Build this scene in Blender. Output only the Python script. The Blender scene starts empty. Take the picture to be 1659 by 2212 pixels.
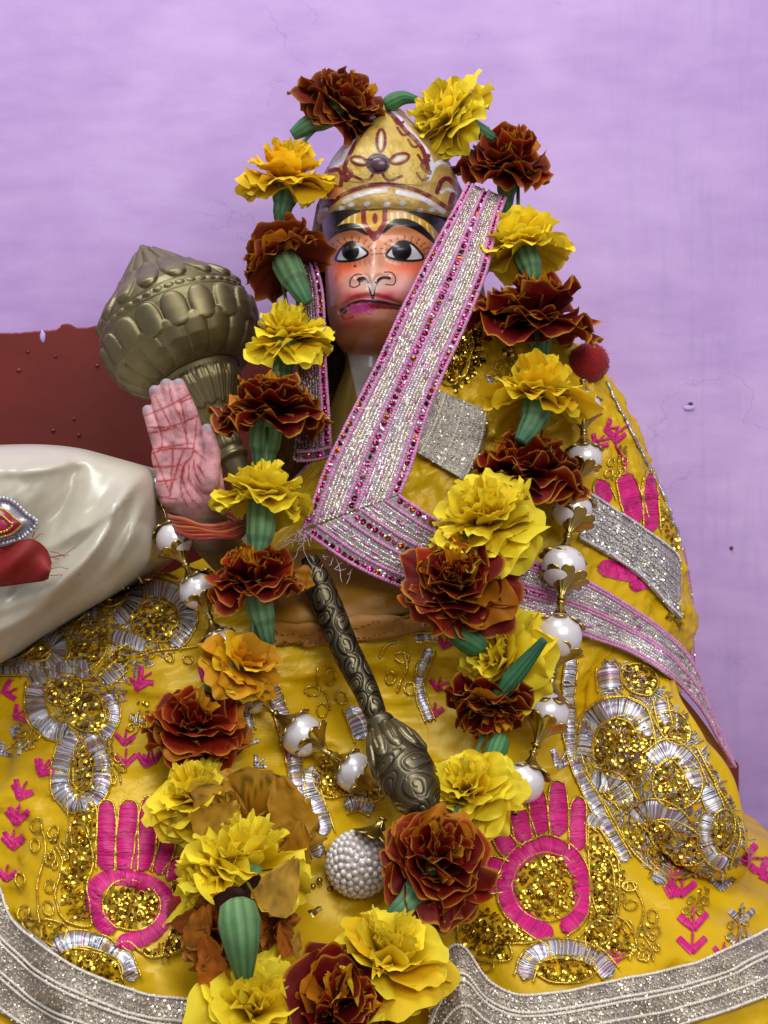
import bpy, math, random
import numpy as np
from mathutils import Vector, Matrix
from mathutils.bvhtree import BVHTree

random.seed(7); RNG = np.random.default_rng(7)
PI = math.pi
scene = bpy.context.scene
col = scene.collection

# ------------------------------------------------------------------ camera, world, lamps, exposure
D = 0.75                      # camera distance from the plane y = 0 (metres)
S0 = 0.0003                   # metres per reference pixel (1659 x 2212) on the plane y = 0
cam_d = bpy.data.cameras.new('camera'); cam = bpy.data.objects.new('camera', cam_d); col.objects.link(cam)
cam.location = (0, -D, 0); cam.rotation_euler = (PI / 2, 0, 0)
cam_d.sensor_fit = 'VERTICAL'; cam_d.angle = 2 * math.atan(1106 * S0 / D)
cam_d.clip_start = 0.01; cam_d.clip_end = 50
scene.camera = cam

world = bpy.data.worlds.new('World'); scene.world = world; world.use_nodes = True
wb = world.node_tree.nodes['Background']
wb.inputs[0].default_value = (0.95, 0.93, 1.0, 1); wb.inputs[1].default_value = 0.40

def area(name, loc, target, sx, sy, watts, colr):
    l = bpy.data.lights.new(name, 'AREA'); l.shape = 'RECTANGLE'; l.size = sx; l.size_y = sy
    l.energy = watts; l.color = colr
    o = bpy.data.objects.new(name, l); col.objects.link(o); o.location = loc
    d = Vector(target) - Vector(loc); o.rotation_euler = d.to_track_quat('-Z', 'Y').to_euler()
    return o
area('ceiling_tube_light', (-0.32, -0.46, 1.25), (0, 0, 0), 1.1, 0.30, 15.5, (0.95, 0.98, 1.0))
area('front_fill_light', (0.40, -1.15, 0.60), (0.05, 0, 0), 0.80, 0.50, 10.0, (1.0, 0.98, 0.98))  # added fill from the front, softens shade among the flowers and neck
vs = scene.view_settings
vs.view_transform = 'Standard'; vs.look = 'None'; vs.exposure = -0.12; vs.gamma = 1.0; vs.use_curve_mapping = False

# ------------------------------------------------------------------ helpers
def L(h, g=1.0):
    h = h.lstrip('#'); o = []
    for i in (0, 2, 4):
        c = int(h[i:i + 2], 16) / 255
        o.append((c / 12.92 if c <= 0.04045 else ((c + 0.055) / 1.055) ** 2.4) * g)
    return np.array(o)

def sc(y): return S0 * (y + D) / D
def P(u, v, y):
    s = sc(y); return np.array([(u - 829.5) * s, y, (1106 - v) * s])
def PX(V):
    s = S0 * (V[:, 1] + D) / D
    return np.stack([V[:, 0] / s + 829.5, 1106 - V[:, 2] / s], 1)

def hashn(ix, iy, seed):
    n = (ix.astype(np.int64) * 374761393 + iy.astype(np.int64) * 668265263 + seed * 974634) & 0x7fffffff
    n = ((n ^ (n >> 13)) * 1274126177) & 0x7fffffff
    return ((n ^ (n >> 16)) & 0xffff) / 65535.0
def vn(x, y, seed=0):
    x = np.asarray(x, float); y = np.asarray(y, float)
    ix = np.floor(x); iy = np.floor(y); fx = x - ix; fy = y - iy
    fx = fx * fx * (3 - 2 * fx); fy = fy * fy * (3 - 2 * fy)
    a = hashn(ix, iy, seed); b = hashn(ix + 1, iy, seed); c = hashn(ix, iy + 1, seed); d = hashn(ix + 1, iy + 1, seed)
    return (a * (1 - fx) + b * fx) * (1 - fy) + (c * (1 - fx) + d * fx) * fy
def fbm(x, y, seed=0, o=4):
    t = 0; a = 0.5
    for k in range(o):
        t = t + a * (vn(x * 2 ** k, y * 2 ** k, seed + k) - 0.5); a *= 0.5
    return t

def spline(pts, step=3.0, closed=False):
    """Catmull-Rom through pts (any dimension), first two coordinates set the step in pixels"""
    p = np.array(pts, float)
    if len(p) == 2:
        n = max(2, int(np.linalg.norm((p[1] - p[0])[:2]) / step) + 1)
        return p[0] + (p[1] - p[0]) * np.linspace(0, 1, n)[:, None]
    if closed: q = np.vstack([p[-1], p, p[0], p[1]])
    else: q = np.vstack([2 * p[0] - p[1], p, 2 * p[-1] - p[-2]])
    out = []
    for i in range(1, len(q) - 2):
        a, b, c, d = q[i - 1], q[i], q[i + 1], q[i + 2]
        n = max(1, int(np.linalg.norm((c - b)[:2]) / step))
        t = (np.arange(n) / n)[:, None]
        out.append(0.5 * (2 * b + (c - a) * t + (2 * a - 5 * b + 4 * c - d) * t ** 2 + (3 * b - a - 3 * c + d) * t ** 3))
    if not closed: out.append(p[-1:])
    return np.vstack(out)

def resample(p, n):
    p = np.asarray(p, float); d = np.r_[0, np.cumsum(np.linalg.norm(np.diff(p[:, :2], axis=0), axis=1))]
    t = np.linspace(0, d[-1], n)
    return np.stack([np.interp(t, d, p[:, k]) for k in range(p.shape[1])], 1)

class MB:
    def __init__(s): s.V = []; s.F = []; s.C = []; s.UV = []; s.n = 0
    def add(s, V, F, c=(0.5, 0.5, 0.5), uv=None):
        V = np.asarray(V, float); s.V.append(V)
        if not isinstance(F, list): F = [F]
        for f in F:
            f = np.asarray(f, int)
            if len(f): s.F.append(f + s.n)
        c = np.asarray(c, float)
        if c.ndim == 1: c = np.tile(c, (len(V), 1))
        if c.shape[1] == 3: c = np.hstack([c, np.zeros((len(c), 1))])
        s.C.append(c); s.UV.append(np.zeros((len(V), 2)) if uv is None else np.asarray(uv, float)); s.n += len(V)
    def mesh(s, name, smooth=True, origin=None):
        V = np.vstack(s.V); C = np.vstack(s.C); UV = np.vstack(s.UV)
        if origin is None: origin = (V.min(0) + V.max(0)) / 2
        me = bpy.data.meshes.new(name)
        me.vertices.add(len(V)); me.vertices.foreach_set('co', (V - origin).astype(np.float32).ravel())
        loops = np.concatenate([f.ravel() for f in s.F]); tot = np.concatenate([np.full(len(f), f.shape[1]) for f in s.F])
        me.loops.add(len(loops)); me.loops.foreach_set('vertex_index', loops.astype(np.int32))
        me.polygons.add(len(tot)); st = np.r_[0, np.cumsum(tot)[:-1]]
        me.polygons.foreach_set('loop_start', st.astype(np.int32)); me.polygons.foreach_set('loop_total', tot.astype(np.int32))
        me.polygons.foreach_set('use_smooth', np.full(len(tot), smooth))
        me.update(calc_edges=True)
        a = me.color_attributes.new('Col', 'FLOAT_COLOR', 'POINT'); a.data.foreach_set('color', C.astype(np.float32).ravel())
        if np.any(UV):
            u = me.uv_layers.new(name='UVMap'); u.data.foreach_set('uv', UV[loops].astype(np.float32).ravel())
        return me, Vector(origin)
    def build(s, name, mat, parent=None, smooth=True, origin=None, **tags):
        me, o = s.mesh(name, smooth, origin); me.materials.append(mat)
        return place(name, me, Matrix.Translation(o), parent, **tags)

WM = {}
def place(name, me, M, parent=None, label=None, category=None, group=None, kind=None):
    o = bpy.data.objects.new(name, me); col.objects.link(o)
    o.matrix_basis = M; WM[o] = M.copy()
    if parent is not None:
        o.parent = parent; o.matrix_parent_inverse = WM[parent].inverted()
    for k, v in (('label', label), ('category', category), ('group', group), ('kind', kind)):
        if v: o[k] = v
    return o
def thing(name, loc, label, category, group=None):
    return place(name, None, Matrix.Translation(Vector(loc)), None, label, category, group)

def grid_faces(n, m, wrap=False):
    """n rows, m columns"""
    mm = m if wrap else m - 1
    i, j = np.meshgrid(np.arange(n - 1), np.arange(mm), indexing='ij'); i = i.ravel(); j = j.ravel(); k = (j + 1) % m
    return np.stack([i * m + j, i * m + k, (i + 1) * m + k, (i + 1) * m + j], 1)

def unit(a): return a / np.maximum(np.linalg.norm(a, axis=-1, keepdims=True), 1e-12)

def tube(mb, path, r, c, nseg=6, bead=0, beadamp=0.35, caps=True, ribs=0, ribamp=0.0):
    path = np.asarray(path, float); n = len(path)
    if n < 2: return
    t = unit(np.gradient(path, axis=0))
    ref = np.array([0.13, -1.0, 0.07]); nn = unit(ref - (t @ ref)[:, None] * t); b = np.cross(t, nn)
    r = np.broadcast_to(np.asarray(r, float), (n,)).copy()
    if bead:
        d = np.r_[0, np.cumsum(np.linalg.norm(np.diff(path, axis=0), axis=1))]
        r *= 1 - beadamp + beadamp * 2 * np.abs(np.sin(PI * d / bead))
    a = np.linspace(0, 2 * PI, nseg, endpoint=False)
    rm = r[:, None] * (1 + ribamp * np.cos(ribs * a)[None, :])
    V = path[:, None, :] + rm[:, :, None] * (np.cos(a)[None, :, None] * nn[:, None, :] + np.sin(a)[None, :, None] * b[:, None, :])
    cc = np.asarray(c, float)
    if cc.ndim == 2:
        cc = np.repeat(cc, nseg, 0)
        if ribs: cc = cc * np.tile(1 + .22 * np.cos(ribs * a + .6) + RNG.uniform(-.16, .16, nseg), n)[:, None]
    F = [grid_faces(n, nseg, True)]
    V = V.reshape(-1, 3)
    if caps:
        V = np.vstack([V, path[:1], path[-1:]])
        k = np.arange(nseg); k2 = (k + 1) % nseg; base = (n - 1) * nseg
        F.append(np.stack([np.full(nseg, n * nseg), k2, k], 1)); F.append(np.stack([np.full(nseg, n * nseg + 1), base + k, base + k2], 1))
        if cc.ndim == 2: cc = np.vstack([cc, cc[:1], cc[-1:]])
    mb.add(V, F, cc)

def lathe(mb, prof, nseg, c, M=None, rf=None):
    """prof: (z, r) rows; rf(i, z, ang) -> multiplier"""
    prof = np.asarray(prof, float); a = np.linspace(0, 2 * PI, nseg, endpoint=False)
    R = prof[:, 1][:, None] * np.ones(nseg)
    if rf is not None: R = R + rf(prof[:, 0][:, None], a[None, :])
    V = np.stack([R * np.cos(a), R * np.sin(a), prof[:, 0][:, None] * np.ones(nseg)], 2).reshape(-1, 3)
    if M is not None: V = V @ np.array(M.to_3x3()).T + np.array(M.translation)
    mb.add(V, grid_faces(len(prof), nseg, True), c)
    return V

def sphere(mb, c, r, col_, nu=24, nv=14, sy=(1, 1, 1)):
    th = np.linspace(0, PI, nv); a = np.linspace(0, 2 * PI, nu, endpoint=False)
    V = np.stack([np.sin(th)[:, None] * np.cos(a), np.sin(th)[:, None] * np.sin(a), np.cos(th)[:, None] * np.ones(nu)], 2).reshape(-1, 3)
    mb.add(V * r * np.array(sy) + np.asarray(c), grid_faces(nv, nu, True), col_)

# ------------------------------------------------------------------ materials
def mat(name, color=None, rough=0.5, metal=0.0, attr=False, coat=0.0, sheen=0.0, spec=0.5, trans=0.0, bump=None,
        vary=None, attr_metal=False, aniso=0.0, sheen_tint=None, subs=0.0, rough_vary=None, coat_rough=0.15):
    m = bpy.data.materials.new(name); m.use_nodes = True; nt = m.node_tree; N = nt.nodes; K = nt.links
    b = N['Principled BSDF']; b.inputs['Roughness'].default_value = rough; b.inputs['Metallic'].default_value = metal
    b.inputs['Specular IOR Level'].default_value = spec; b.inputs['Coat Weight'].default_value = coat
    b.inputs['Coat Roughness'].default_value = coat_rough
    b.inputs['Sheen Weight'].default_value = sheen; b.inputs['Sheen Roughness'].default_value = 0.4
    if sheen_tint is not None: b.inputs['Sheen Tint'].default_value = (*sheen_tint, 1)
    b.inputs['Anisotropic'].default_value = aniso
    if subs: b.inputs['Subsurface Weight'].default_value = subs; b.inputs['Subsurface Radius'].default_value = (0.004, 0.002, 0.001)
    tc = N.new('ShaderNodeTexCoord')
    src = None
    if attr:
        a = N.new('ShaderNodeAttribute'); a.attribute_name = 'Col'; src = a.outputs['Color']
        if attr_metal: K.new(a.outputs['Alpha'], b.inputs['Metallic'])
    else: b.inputs['Base Color'].default_value = (*color, 1)
    if vary:
        amt, scl = vary
        nz = N.new('ShaderNodeTexNoise'); nz.inputs['Scale'].default_value = scl; nz.inputs['Detail'].default_value = 5
        K.new(tc.outputs['Object'], nz.inputs['Vector'])
        mr = N.new('ShaderNodeMapRange'); mr.inputs[1].default_value = 0.3; mr.inputs[2].default_value = 0.7
        mr.inputs[3].default_value = 1 - amt; mr.inputs[4].default_value = 1 + amt * 0.6; K.new(nz.outputs['Fac'], mr.inputs[0])
        mx = N.new('ShaderNodeMix'); mx.data_type = 'RGBA'; mx.blend_type = 'MULTIPLY'; mx.inputs[0].default_value = 1
        if src is not None: K.new(src, mx.inputs[6])
        else: mx.inputs[6].default_value = (*color, 1)
        K.new(mr.outputs[0], mx.inputs[7]); src = mx.outputs[2]
    if src is not None: K.new(src, b.inputs['Base Color'])
    if rough_vary:
        lo, hi, scl = rough_vary
        n2 = N.new('ShaderNodeTexNoise'); n2.inputs['Scale'].default_value = scl; n2.inputs['Detail'].default_value = 4
        K.new(tc.outputs['Object'], n2.inputs['Vector'])
        m2 = N.new('ShaderNodeMapRange'); m2.inputs[1].default_value = 0.35; m2.inputs[2].default_value = 0.65
        m2.inputs[3].default_value = lo; m2.inputs[4].default_value = hi; K.new(n2.outputs['Fac'], m2.inputs[0]); K.new(m2.outputs[0], b.inputs['Roughness'])
    if bump:
        scl, st, dist = bump[:3]
        nz = N.new('ShaderNodeTexNoise'); nz.inputs['Scale'].default_value = scl; nz.inputs['Detail'].default_value = 6
        if len(bump) > 3:
            mp = N.new('ShaderNodeMapping'); mp.inputs['Scale'].default_value = bump[3]; K.new(tc.outputs['Object'], mp.inputs['Vector']); K.new(mp.outputs[0], nz.inputs['Vector'])
        else: K.new(tc.outputs['Object'], nz.inputs['Vector'])
        bp = N.new('ShaderNodeBump'); bp.inputs['Strength'].default_value = st; bp.inputs['Distance'].default_value = dist
        K.new(nz.outputs['Fac'], bp.inputs['Height']); K.new(bp.outputs[0], b.inputs['Normal'])
    if trans:
        t = N.new('ShaderNodeBsdfTranslucent')
        if src is not None: K.new(src, t.inputs['Color'])
        else: t.inputs['Color'].default_value = (*color, 1)
        ms = N.new('ShaderNodeMixShader'); ms.inputs[0].default_value = trans
        K.new(b.outputs[0], ms.inputs[1]); K.new(t.outputs[0], ms.inputs[2]); K.new(ms.outputs[0], N['Material Output'].inputs['Surface'])
    return m

MT = {}
MT['paint'] = mat('glossy_statue_paint', attr=True, attr_metal=True, rough=0.40, coat=0.4, coat_rough=0.14, bump=(140, 0.25, 0.0015), vary=(0.08, 60))
MT['crown'] = mat('gilded_paint', attr=True, attr_metal=True, rough=0.50, coat=0.15, coat_rough=0.25, bump=(140, 0.3, 0.0015), vary=(0.10, 60))
MT['handpaint'] = mat('worn_hand_paint', attr=True, rough=0.62, coat=0.05, bump=(160, 0.55, 0.0014), vary=(0.24, 120))
MT['brass'] = mat('dull_brass', L('#807656'), rough=0.46, metal=0.85, vary=(0.25, 25), rough_vary=(0.40, 0.56, 40), bump=(300, 0.08, 0.0006))
MT['bronze'] = mat('antique_bronze', attr=True, rough=0.38, metal=0.9, vary=(0.3, 60), bump=(260, 0.2, 0.0008))
MT['gold'] = mat('gold_metal', L('#b08a3c'), rough=0.24, metal=1.0, vary=(0.3, 300))
MT['cap'] = mat('antique_gold_cap', L('#b39c58'), rough=0.28, metal=1.0, vary=(0.15, 200))
MT['zari'] = mat('gold_thread', attr=True, rough=0.28, metal=0.7)
MT['sequin'] = mat('sequin_foil', attr=True, rough=0.16, metal=0.95)
MT['silver'] = mat('silver_thread', attr=True, rough=0.27, metal=0.55)
MT['silk'] = mat('silk_thread', attr=True, rough=0.42, sheen=0.1, spec=0.45)
MT['cord'] = mat('braided_cord', attr=True, rough=0.6, sheen=0.3, bump=(900, 0.4, 0.0006))
MT['satin'] = mat('yellow_satin', attr=True, rough=0.36, spec=0.6, aniso=0.3, vary=(0.12, 45), bump=(900, 0.14, 0.0005, (1, 1, 1)))
MT['satin'].node_tree.nodes['Principled BSDF'].inputs['Specular Tint'].default_value = (1.0, 0.80, 0.35, 1)
def crinkle(m, scale, strength, dist):
    nt = m.node_tree; b = nt.nodes['Principled BSDF']; old = b.inputs['Normal'].links[0].from_socket
    tc = nt.nodes.new('ShaderNodeTexCoord'); nz = nt.nodes.new('ShaderNodeTexNoise'); nz.inputs['Scale'].default_value = scale; nz.inputs['Detail'].default_value = 7; nz.inputs['Distortion'].default_value = 1.2
    nt.links.new(tc.outputs['Object'], nz.inputs['Vector'])
    a = nt.nodes.new('ShaderNodeMath'); a.operation = 'SUBTRACT'; nt.links.new(nz.outputs['Fac'], a.inputs[0]); a.inputs[1].default_value = .5
    c = nt.nodes.new('ShaderNodeMath'); c.operation = 'ABSOLUTE'; nt.links.new(a.outputs[0], c.inputs[0])
    p = nt.nodes.new('ShaderNodeMath'); p.operation = 'POWER'; nt.links.new(c.outputs[0], p.inputs[0]); p.inputs[1].default_value = .6
    bp = nt.nodes.new('ShaderNodeBump'); bp.inputs['Strength'].default_value = strength; bp.inputs['Distance'].default_value = dist; bp.invert = True
    nt.links.new(p.outputs[0], bp.inputs['Height']); nt.links.new(old, bp.inputs['Normal']); nt.links.new(bp.outputs[0], b.inputs['Normal'])
crinkle(MT['satin'], 14, .22, .006)
MT['mustard'] = mat('mustard_cloth', attr=True, rough=0.55, vary=(0.12, 40), bump=(1200, 0.2, 0.0005))
MT['cream'] = mat('cream_satin', L('#beb6a2'), rough=0.29, spec=0.7, sheen=0.15, aniso=0.4, bump=(2200, 0.10, 0.0004, (1, 1, 3)), vary=(0.05, 20))
MT['pearl'] = mat('pearl', L('#e4dee0'), rough=0.28, metal=0.25, spec=0.6, coat=0.35, coat_rough=0.12, vary=(0.05, 70))
MT['seed'] = mat('seed_pearl', L('#ddd5cf'), rough=0.28, metal=0.12, spec=0.6, coat=0.4, coat_rough=0.1)
MT['petal'] = mat('marigold_petal', attr=True, rough=0.6, spec=0.22, trans=0.25, vary=(0.12, 160), bump=(420, 0.2, 0.0006))
MT['calyx'] = mat('marigold_calyx', attr=True, rough=0.62, spec=.3, vary=(0.22, 130), bump=(300, 0.2, 0.0006))
MT['felt'] = mat('red_felt', attr=True, rough=0.95, sheen=0.2, bump=(900, 0.8, 0.001))
MT['gauze'] = mat('metallic_gauze', attr=True, rough=0.42, metal=0.4, vary=(0.35, 500), bump=(900, 0.7, 0.0008))
MT['redcloth'] = mat('red_gauze', L('#8c1712'), rough=0.6, trans=0.25, vary=(0.2, 80), bump=(1500, 0.4, 0.0005))
# ------------------------------------------------------------------ the setting: wall, red dado, ledge
YW = 0.13
def wall_material():
    m = bpy.data.materials.new('lilac_wall_paint'); m.use_nodes = True; nt = m.node_tree; N = nt.nodes; K = nt.links
    b = N['Principled BSDF']; b.inputs['Roughness'].default_value = 0.5; b.inputs['Specular IOR Level'].default_value = 0.35
    tc = N.new('ShaderNodeTexCoord')
    def noise(scale, stretch, detail=6, rot=0):
        mp = N.new('ShaderNodeMapping'); mp.inputs['Scale'].default_value = stretch; mp.inputs['Rotation'].default_value = (0, rot, 0)
        K.new(tc.outputs['Object'], mp.inputs['Vector'])
        nz = N.new('ShaderNodeTexNoise'); nz.inputs['Scale'].default_value = scale; nz.inputs['Detail'].default_value = detail
        K.new(mp.outputs[0], nz.inputs['Vector']); return nz.outputs['Fac']
    def math_(op, a, bb):
        n = N.new('ShaderNodeMath'); n.operation = op
        for i, q in enumerate((a, bb)):
            if isinstance(q, (int, float)): n.inputs[i].default_value = q
            else: K.new(q, n.inputs[i])
        return n.outputs[0]
    brush = noise(20, (1, 1, 2.6), 9, 0.25); brush2 = noise(40, (9, 1, 1), 6); big = noise(5, (1, 1, 1), 4); cr = noise(9, (1, 1, 1.4), 9, 0.4)
    ramp = N.new('ShaderNodeValToRGB'); e = ramp.color_ramp.elements
    e[0].position = 0.38; e[0].color = (*L('#ae8cc6'), 1); e[1].position = 0.62; e[1].color = (*L('#c5a6d8'), 1)
    mixv = math_('ADD', math_('MULTIPLY', big, 0.66), math_('MULTIPLY', brush, 0.34)); K.new(mixv, ramp.inputs[0])
    # greyish vertical scuffs right of the figure
    sx = N.new('ShaderNodeSeparateXYZ'); K.new(tc.outputs['Object'], sx.inputs[0])
    scuff = N.new('ShaderNodeMapRange'); scuff.inputs[1].default_value = 0.52; scuff.inputs[2].default_value = 0.72; K.new(noise(22, (5, 1, 0.5), 5), scuff.inputs[0])
    right = N.new('ShaderNodeMapRange'); right.inputs[1].default_value = 0.12; right.inputs[2].default_value = 0.24; K.new(sx.outputs[0], right.inputs[0])
    f = math_('MULTIPLY', math_('MULTIPLY', scuff.outputs[0], right.outputs[0]), 0.30)
    mx = N.new('ShaderNodeMix'); mx.data_type = 'RGBA'; K.new(f, mx.inputs[0]); K.new(ramp.outputs[0], mx.inputs[6]); mx.inputs[7].default_value = (*L('#9187ad'), 1)
    # hairline scratches
    w = N.new('ShaderNodeMath'); w.operation = 'COMPARE'; K.new(cr, w.inputs[0]); w.inputs[1].default_value = 0.5; w.inputs[2].default_value = 0.0022
    mask2 = N.new('ShaderNodeMapRange'); mask2.inputs[1].default_value = 0.55; mask2.inputs[2].default_value = 0.62; K.new(noise(6, (1.3, 1, 1), 2), mask2.inputs[0])
    f2 = math_('MULTIPLY', math_('MULTIPLY', w.outputs[0], mask2.outputs[0]), 0.30)
    m2 = N.new('ShaderNodeMix'); m2.data_type = 'RGBA'; K.new(f2, m2.inputs[0]); K.new(mx.outputs[2], m2.inputs[6]); m2.inputs[7].default_value = (*L('#8d74ad'), 1)
    K.new(m2.outputs[2], b.inputs['Base Color'])
    h = math_('ADD', math_('MULTIPLY', brush, 0.8), math_('ADD', math_('MULTIPLY', brush2, 0.35), math_('MULTIPLY', f2, -1.5)))
    bp = N.new('ShaderNodeBump'); bp.inputs['Strength'].default_value = 0.36; bp.inputs['Distance'].default_value = 0.0018
    K.new(h, bp.inputs['Height']); K.new(bp.outputs[0], b.inputs['Normal'])
    return m
MT['wall'] = wall_material()
MT['dado'] = mat('red_oxide_paint', L('#6f2219'), rough=0.40, spec=0.45, vary=(0.22, 14), bump=(40, 0.22, 0.002, (1, 1, 1.6)))
MT['ledge'] = mat('stone_ledge', L('#8d8078'), rough=0.6, vary=(0.15, 20), bump=(80, 0.3, 0.001))
MT['dark'] = mat('dark_plaster', L('#4a4250'), rough=0.9)

# the wall is a sheet with shallow trowel unevenness and a small drilled hole right of the figure
mb = MB(); nx, nz = 170, 200
gx = np.linspace(-0.75, 0.75, nx); gz = np.linspace(-0.55, 0.75, nz); X, Z = np.meshgrid(gx, gz)
Y = YW + 0.0016 * fbm(X * 9, Z * 9, 3) * 2 + 0.0005 * fbm(X * 40, Z * 90, 5)
mb.add(np.stack([X, Y, Z], 2).reshape(-1, 3), grid_faces(nz, nx)[:, ::1], L('#b39bd6'))
wall = mb.build('wall', MT['wall'], kind='structure', label='lilac painted plaster wall with brush marks', origin=(0, YW, 0))
def blob(name, u, v, y, ru, rv, ry, m, parent, seed=0, rag=0.25, n=26):
    mb = MB(); c = P(u, v, y); s = sc(y); a = np.linspace(0, 2 * PI, n, endpoint=False)
    rr = 1 + rag * 2 * fbm(np.cos(a) * 1.7 + 5 + seed, np.sin(a) * 1.7 + 5, seed)
    V = [c + np.array([0, -ry, 0])]; 
    for k in (0.55, 0.9, 1.0):
        q = np.stack([c[0] + ru * s * rr * k * np.cos(a), np.full(n, y - ry * math.sqrt(max(0, 1 - k * k))), c[2] + rv * s * rr * k * np.sin(a)], 1); V.append(q)
    V = np.vstack(V); i = np.arange(n); j = (i + 1) % n
    F = [np.stack([np.zeros(n, int), 1 + i, 1 + j], 1)]
    for k in range(2): F.append(np.stack([1 + k * n + i, 1 + (k + 1) * n + i, 1 + (k + 1) * n + j, 1 + k * n + j], 1))
    mb.add(V, F, (0.3, 0.3, 0.3)); return mb.build(name, m, parent)
MT['chipwall'] = mat('lilac_lip', L('#b9a2dc'), rough=0.5)
blob('plaster_lip', 1489, 881, YW - 0.0004, 13, 6, 0.0006, MT['chipwall'], wall, 3)
blob('drilled_hole', 1492, 872, YW - 0.0008, 5.5, 3.5, 0.0003, MT['dark'], wall, 2)
blob('dark_speck', 1580, 1184, YW - 0.0008, 4, 4, 0.001, MT['dark'], wall, 4)

top = spline([(-260, 724), (0, 719), (70, 716), (122, 712), (132, 702), (148, 698), (164, 706), (190, 707), (214, 702), (236, 699), (330, 701), (420, 705), (620, 705)], 5)
mb = MB(); y0 = YW - 0.006; tv = np.array([P(u, v + .5 * math.sin(u * 0.31) + .8 * math.sin(u * 0.05), y0) for u, v in top]); n = len(tv)
bot = tv.copy(); bot[:, 2] = -0.40; back = tv.copy(); back[:, 1] = YW + 0.004; lip = tv.copy(); lip[:, 2] -= 0.0012; lip[:, 1] -= 0.0012
rows = np.vstack([back, tv, lip, bot]); mb.add(rows, grid_faces(4, n), (0.2, 0.05, 0.03))
dado = mb.build('red_dado', MT['dado'], kind='structure', label='dark red painted dado band on the wall', smooth=False)
blob('paint_drip', 92, 727, YW - 0.0072, 6, 14, 0.0015, MT['chipwall'], dado, 6)
for i, (u, v, r) in enumerate([(40, 800, 6), (115, 930, 5), (160, 905, 4), (170, 940, 5), (60, 760, 4), (210, 790, 5), (120, 770, 4)]):
    blob('paint_bump', u, v, YW - 0.0072, r, r * 0.8, 0.0012, MT['dado'], dado, i + 10)
mb = MB(); xs = np.linspace(-0.75, 0.75, 30); ys = np.linspace(-0.5, YW + 0.02, 20); XX, YY = np.meshgrid(xs, ys)
mb.add(np.stack([XX, YY, np.full_like(XX, -0.30)], 2).reshape(-1, 3), grid_faces(20, 30), (0.3, 0.3, 0.3))
mb.build('ledge', MT['ledge'], kind='structure', label='stone ledge under the dressed statue')

# ------------------------------------------------------------------ painting by distance masks (object colours baked per vertex)
def dist_poly(q, pts):
    pts = np.asarray(pts, float); d = np.full(len(q), 1e9); tt = np.zeros(len(q)); L_ = 0
    seg = np.linalg.norm(np.diff(pts[:, :2], axis=0), axis=1); tot = seg.sum()
    for i in range(len(pts) - 1):
        a, b = pts[i, :2], pts[i + 1, :2]; ab = b - a
        t = np.clip(((q - a) @ ab) / max(ab @ ab, 1e-9), 0, 1); dd = np.linalg.norm(q - a - t[:, None] * ab, axis=1)
        w = dd < d; d = np.where(w, dd, d); tt = np.where(w, (L_ + t * seg[i]) / tot, tt); L_ += seg[i]
    return d, tt
def m_stroke(q, pts, w, taper=0.0, soft=1.2, sm=True):
    if sm and len(pts) > 2: pts = spline(pts, 5)
    d, t = dist_poly(q, pts); ww = w * 0.5 * (1 - taper * (2 * np.abs(t - 0.5)) ** 2)
    return np.clip((ww - d) / soft + 0.5, 0, 1)
def m_ell(q, c, rx, ry, rot=0, soft=1.5):
    d = q - np.asarray(c); ca, sa = math.cos(rot), math.sin(rot); x = d[:, 0] * ca + d[:, 1] * sa; y = -d[:, 0] * sa + d[:, 1] * ca
    k = np.sqrt((x / rx) ** 2 + (y / ry) ** 2); return np.clip((1 - k) * min(rx, ry) / soft + 0.5, 0, 1)
def m_gauss(q, c, sx, sy, amp=1.0):
    return amp * np.exp(-((q[:, 0] - c[0]) / sx) ** 2 - ((q[:, 1] - c[1]) / sy) ** 2)
def m_poly(q, pts):
    pts = np.asarray(pts, float); ins = np.zeros(len(q), bool); n = len(pts); j = n - 1
    for i in range(n):
        xi, yi = pts[i]; xj, yj = pts[j]
        if yi != yj: ins ^= ((yi > q[:, 1]) != (yj > q[:, 1])) & (q[:, 0] < (xj - xi) * (q[:, 1] - yi) / (yj - yi) + xi)
        j = i
    return ins.astype(float)
def lay(C, m, c, a=1.0):
    m = (m * a)[:, None]; C[:, :3] = C[:, :3] * (1 - m) + np.asarray(c)[None, :] * m
Z1 = lambda a: [(440.5 + x * .531, 101.7 + y * .531) for x, y in a]
Z2 = lambda a: [(610 + x * .28595, 203.3 + y * .28595) for x, y in a]
Z3 = lambda a: [(x * .4493, 474.4 + y * .4493) for x, y in a]
Z4 = lambda a: [(610 + x * .4289, 677.7 + y * .4289) for x, y in a]
Z5 = lambda a: [(x * .4493, 1152 + y * .4493) for x, y in a]
Z6 = lambda a: [(881 + x * .469, 1287.6 + y * .469) for x, y in a]
Z7 = lambda a: [(x * .4902, 1626.5 + y * .4902) for x, y in a]
Z8 = lambda a: [(677.7 + x * .5915, 1626.5 + y * .5915) for x, y in a]
ZR = lambda a: [(1152 + x * .3982, 474.4 + y * .3982) for x, y in a]     # right shoulder detail
ZM = lambda a: [(610 + x * .2757, 1186 + y * .2757) for x, y in a]       # small mace detail

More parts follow.
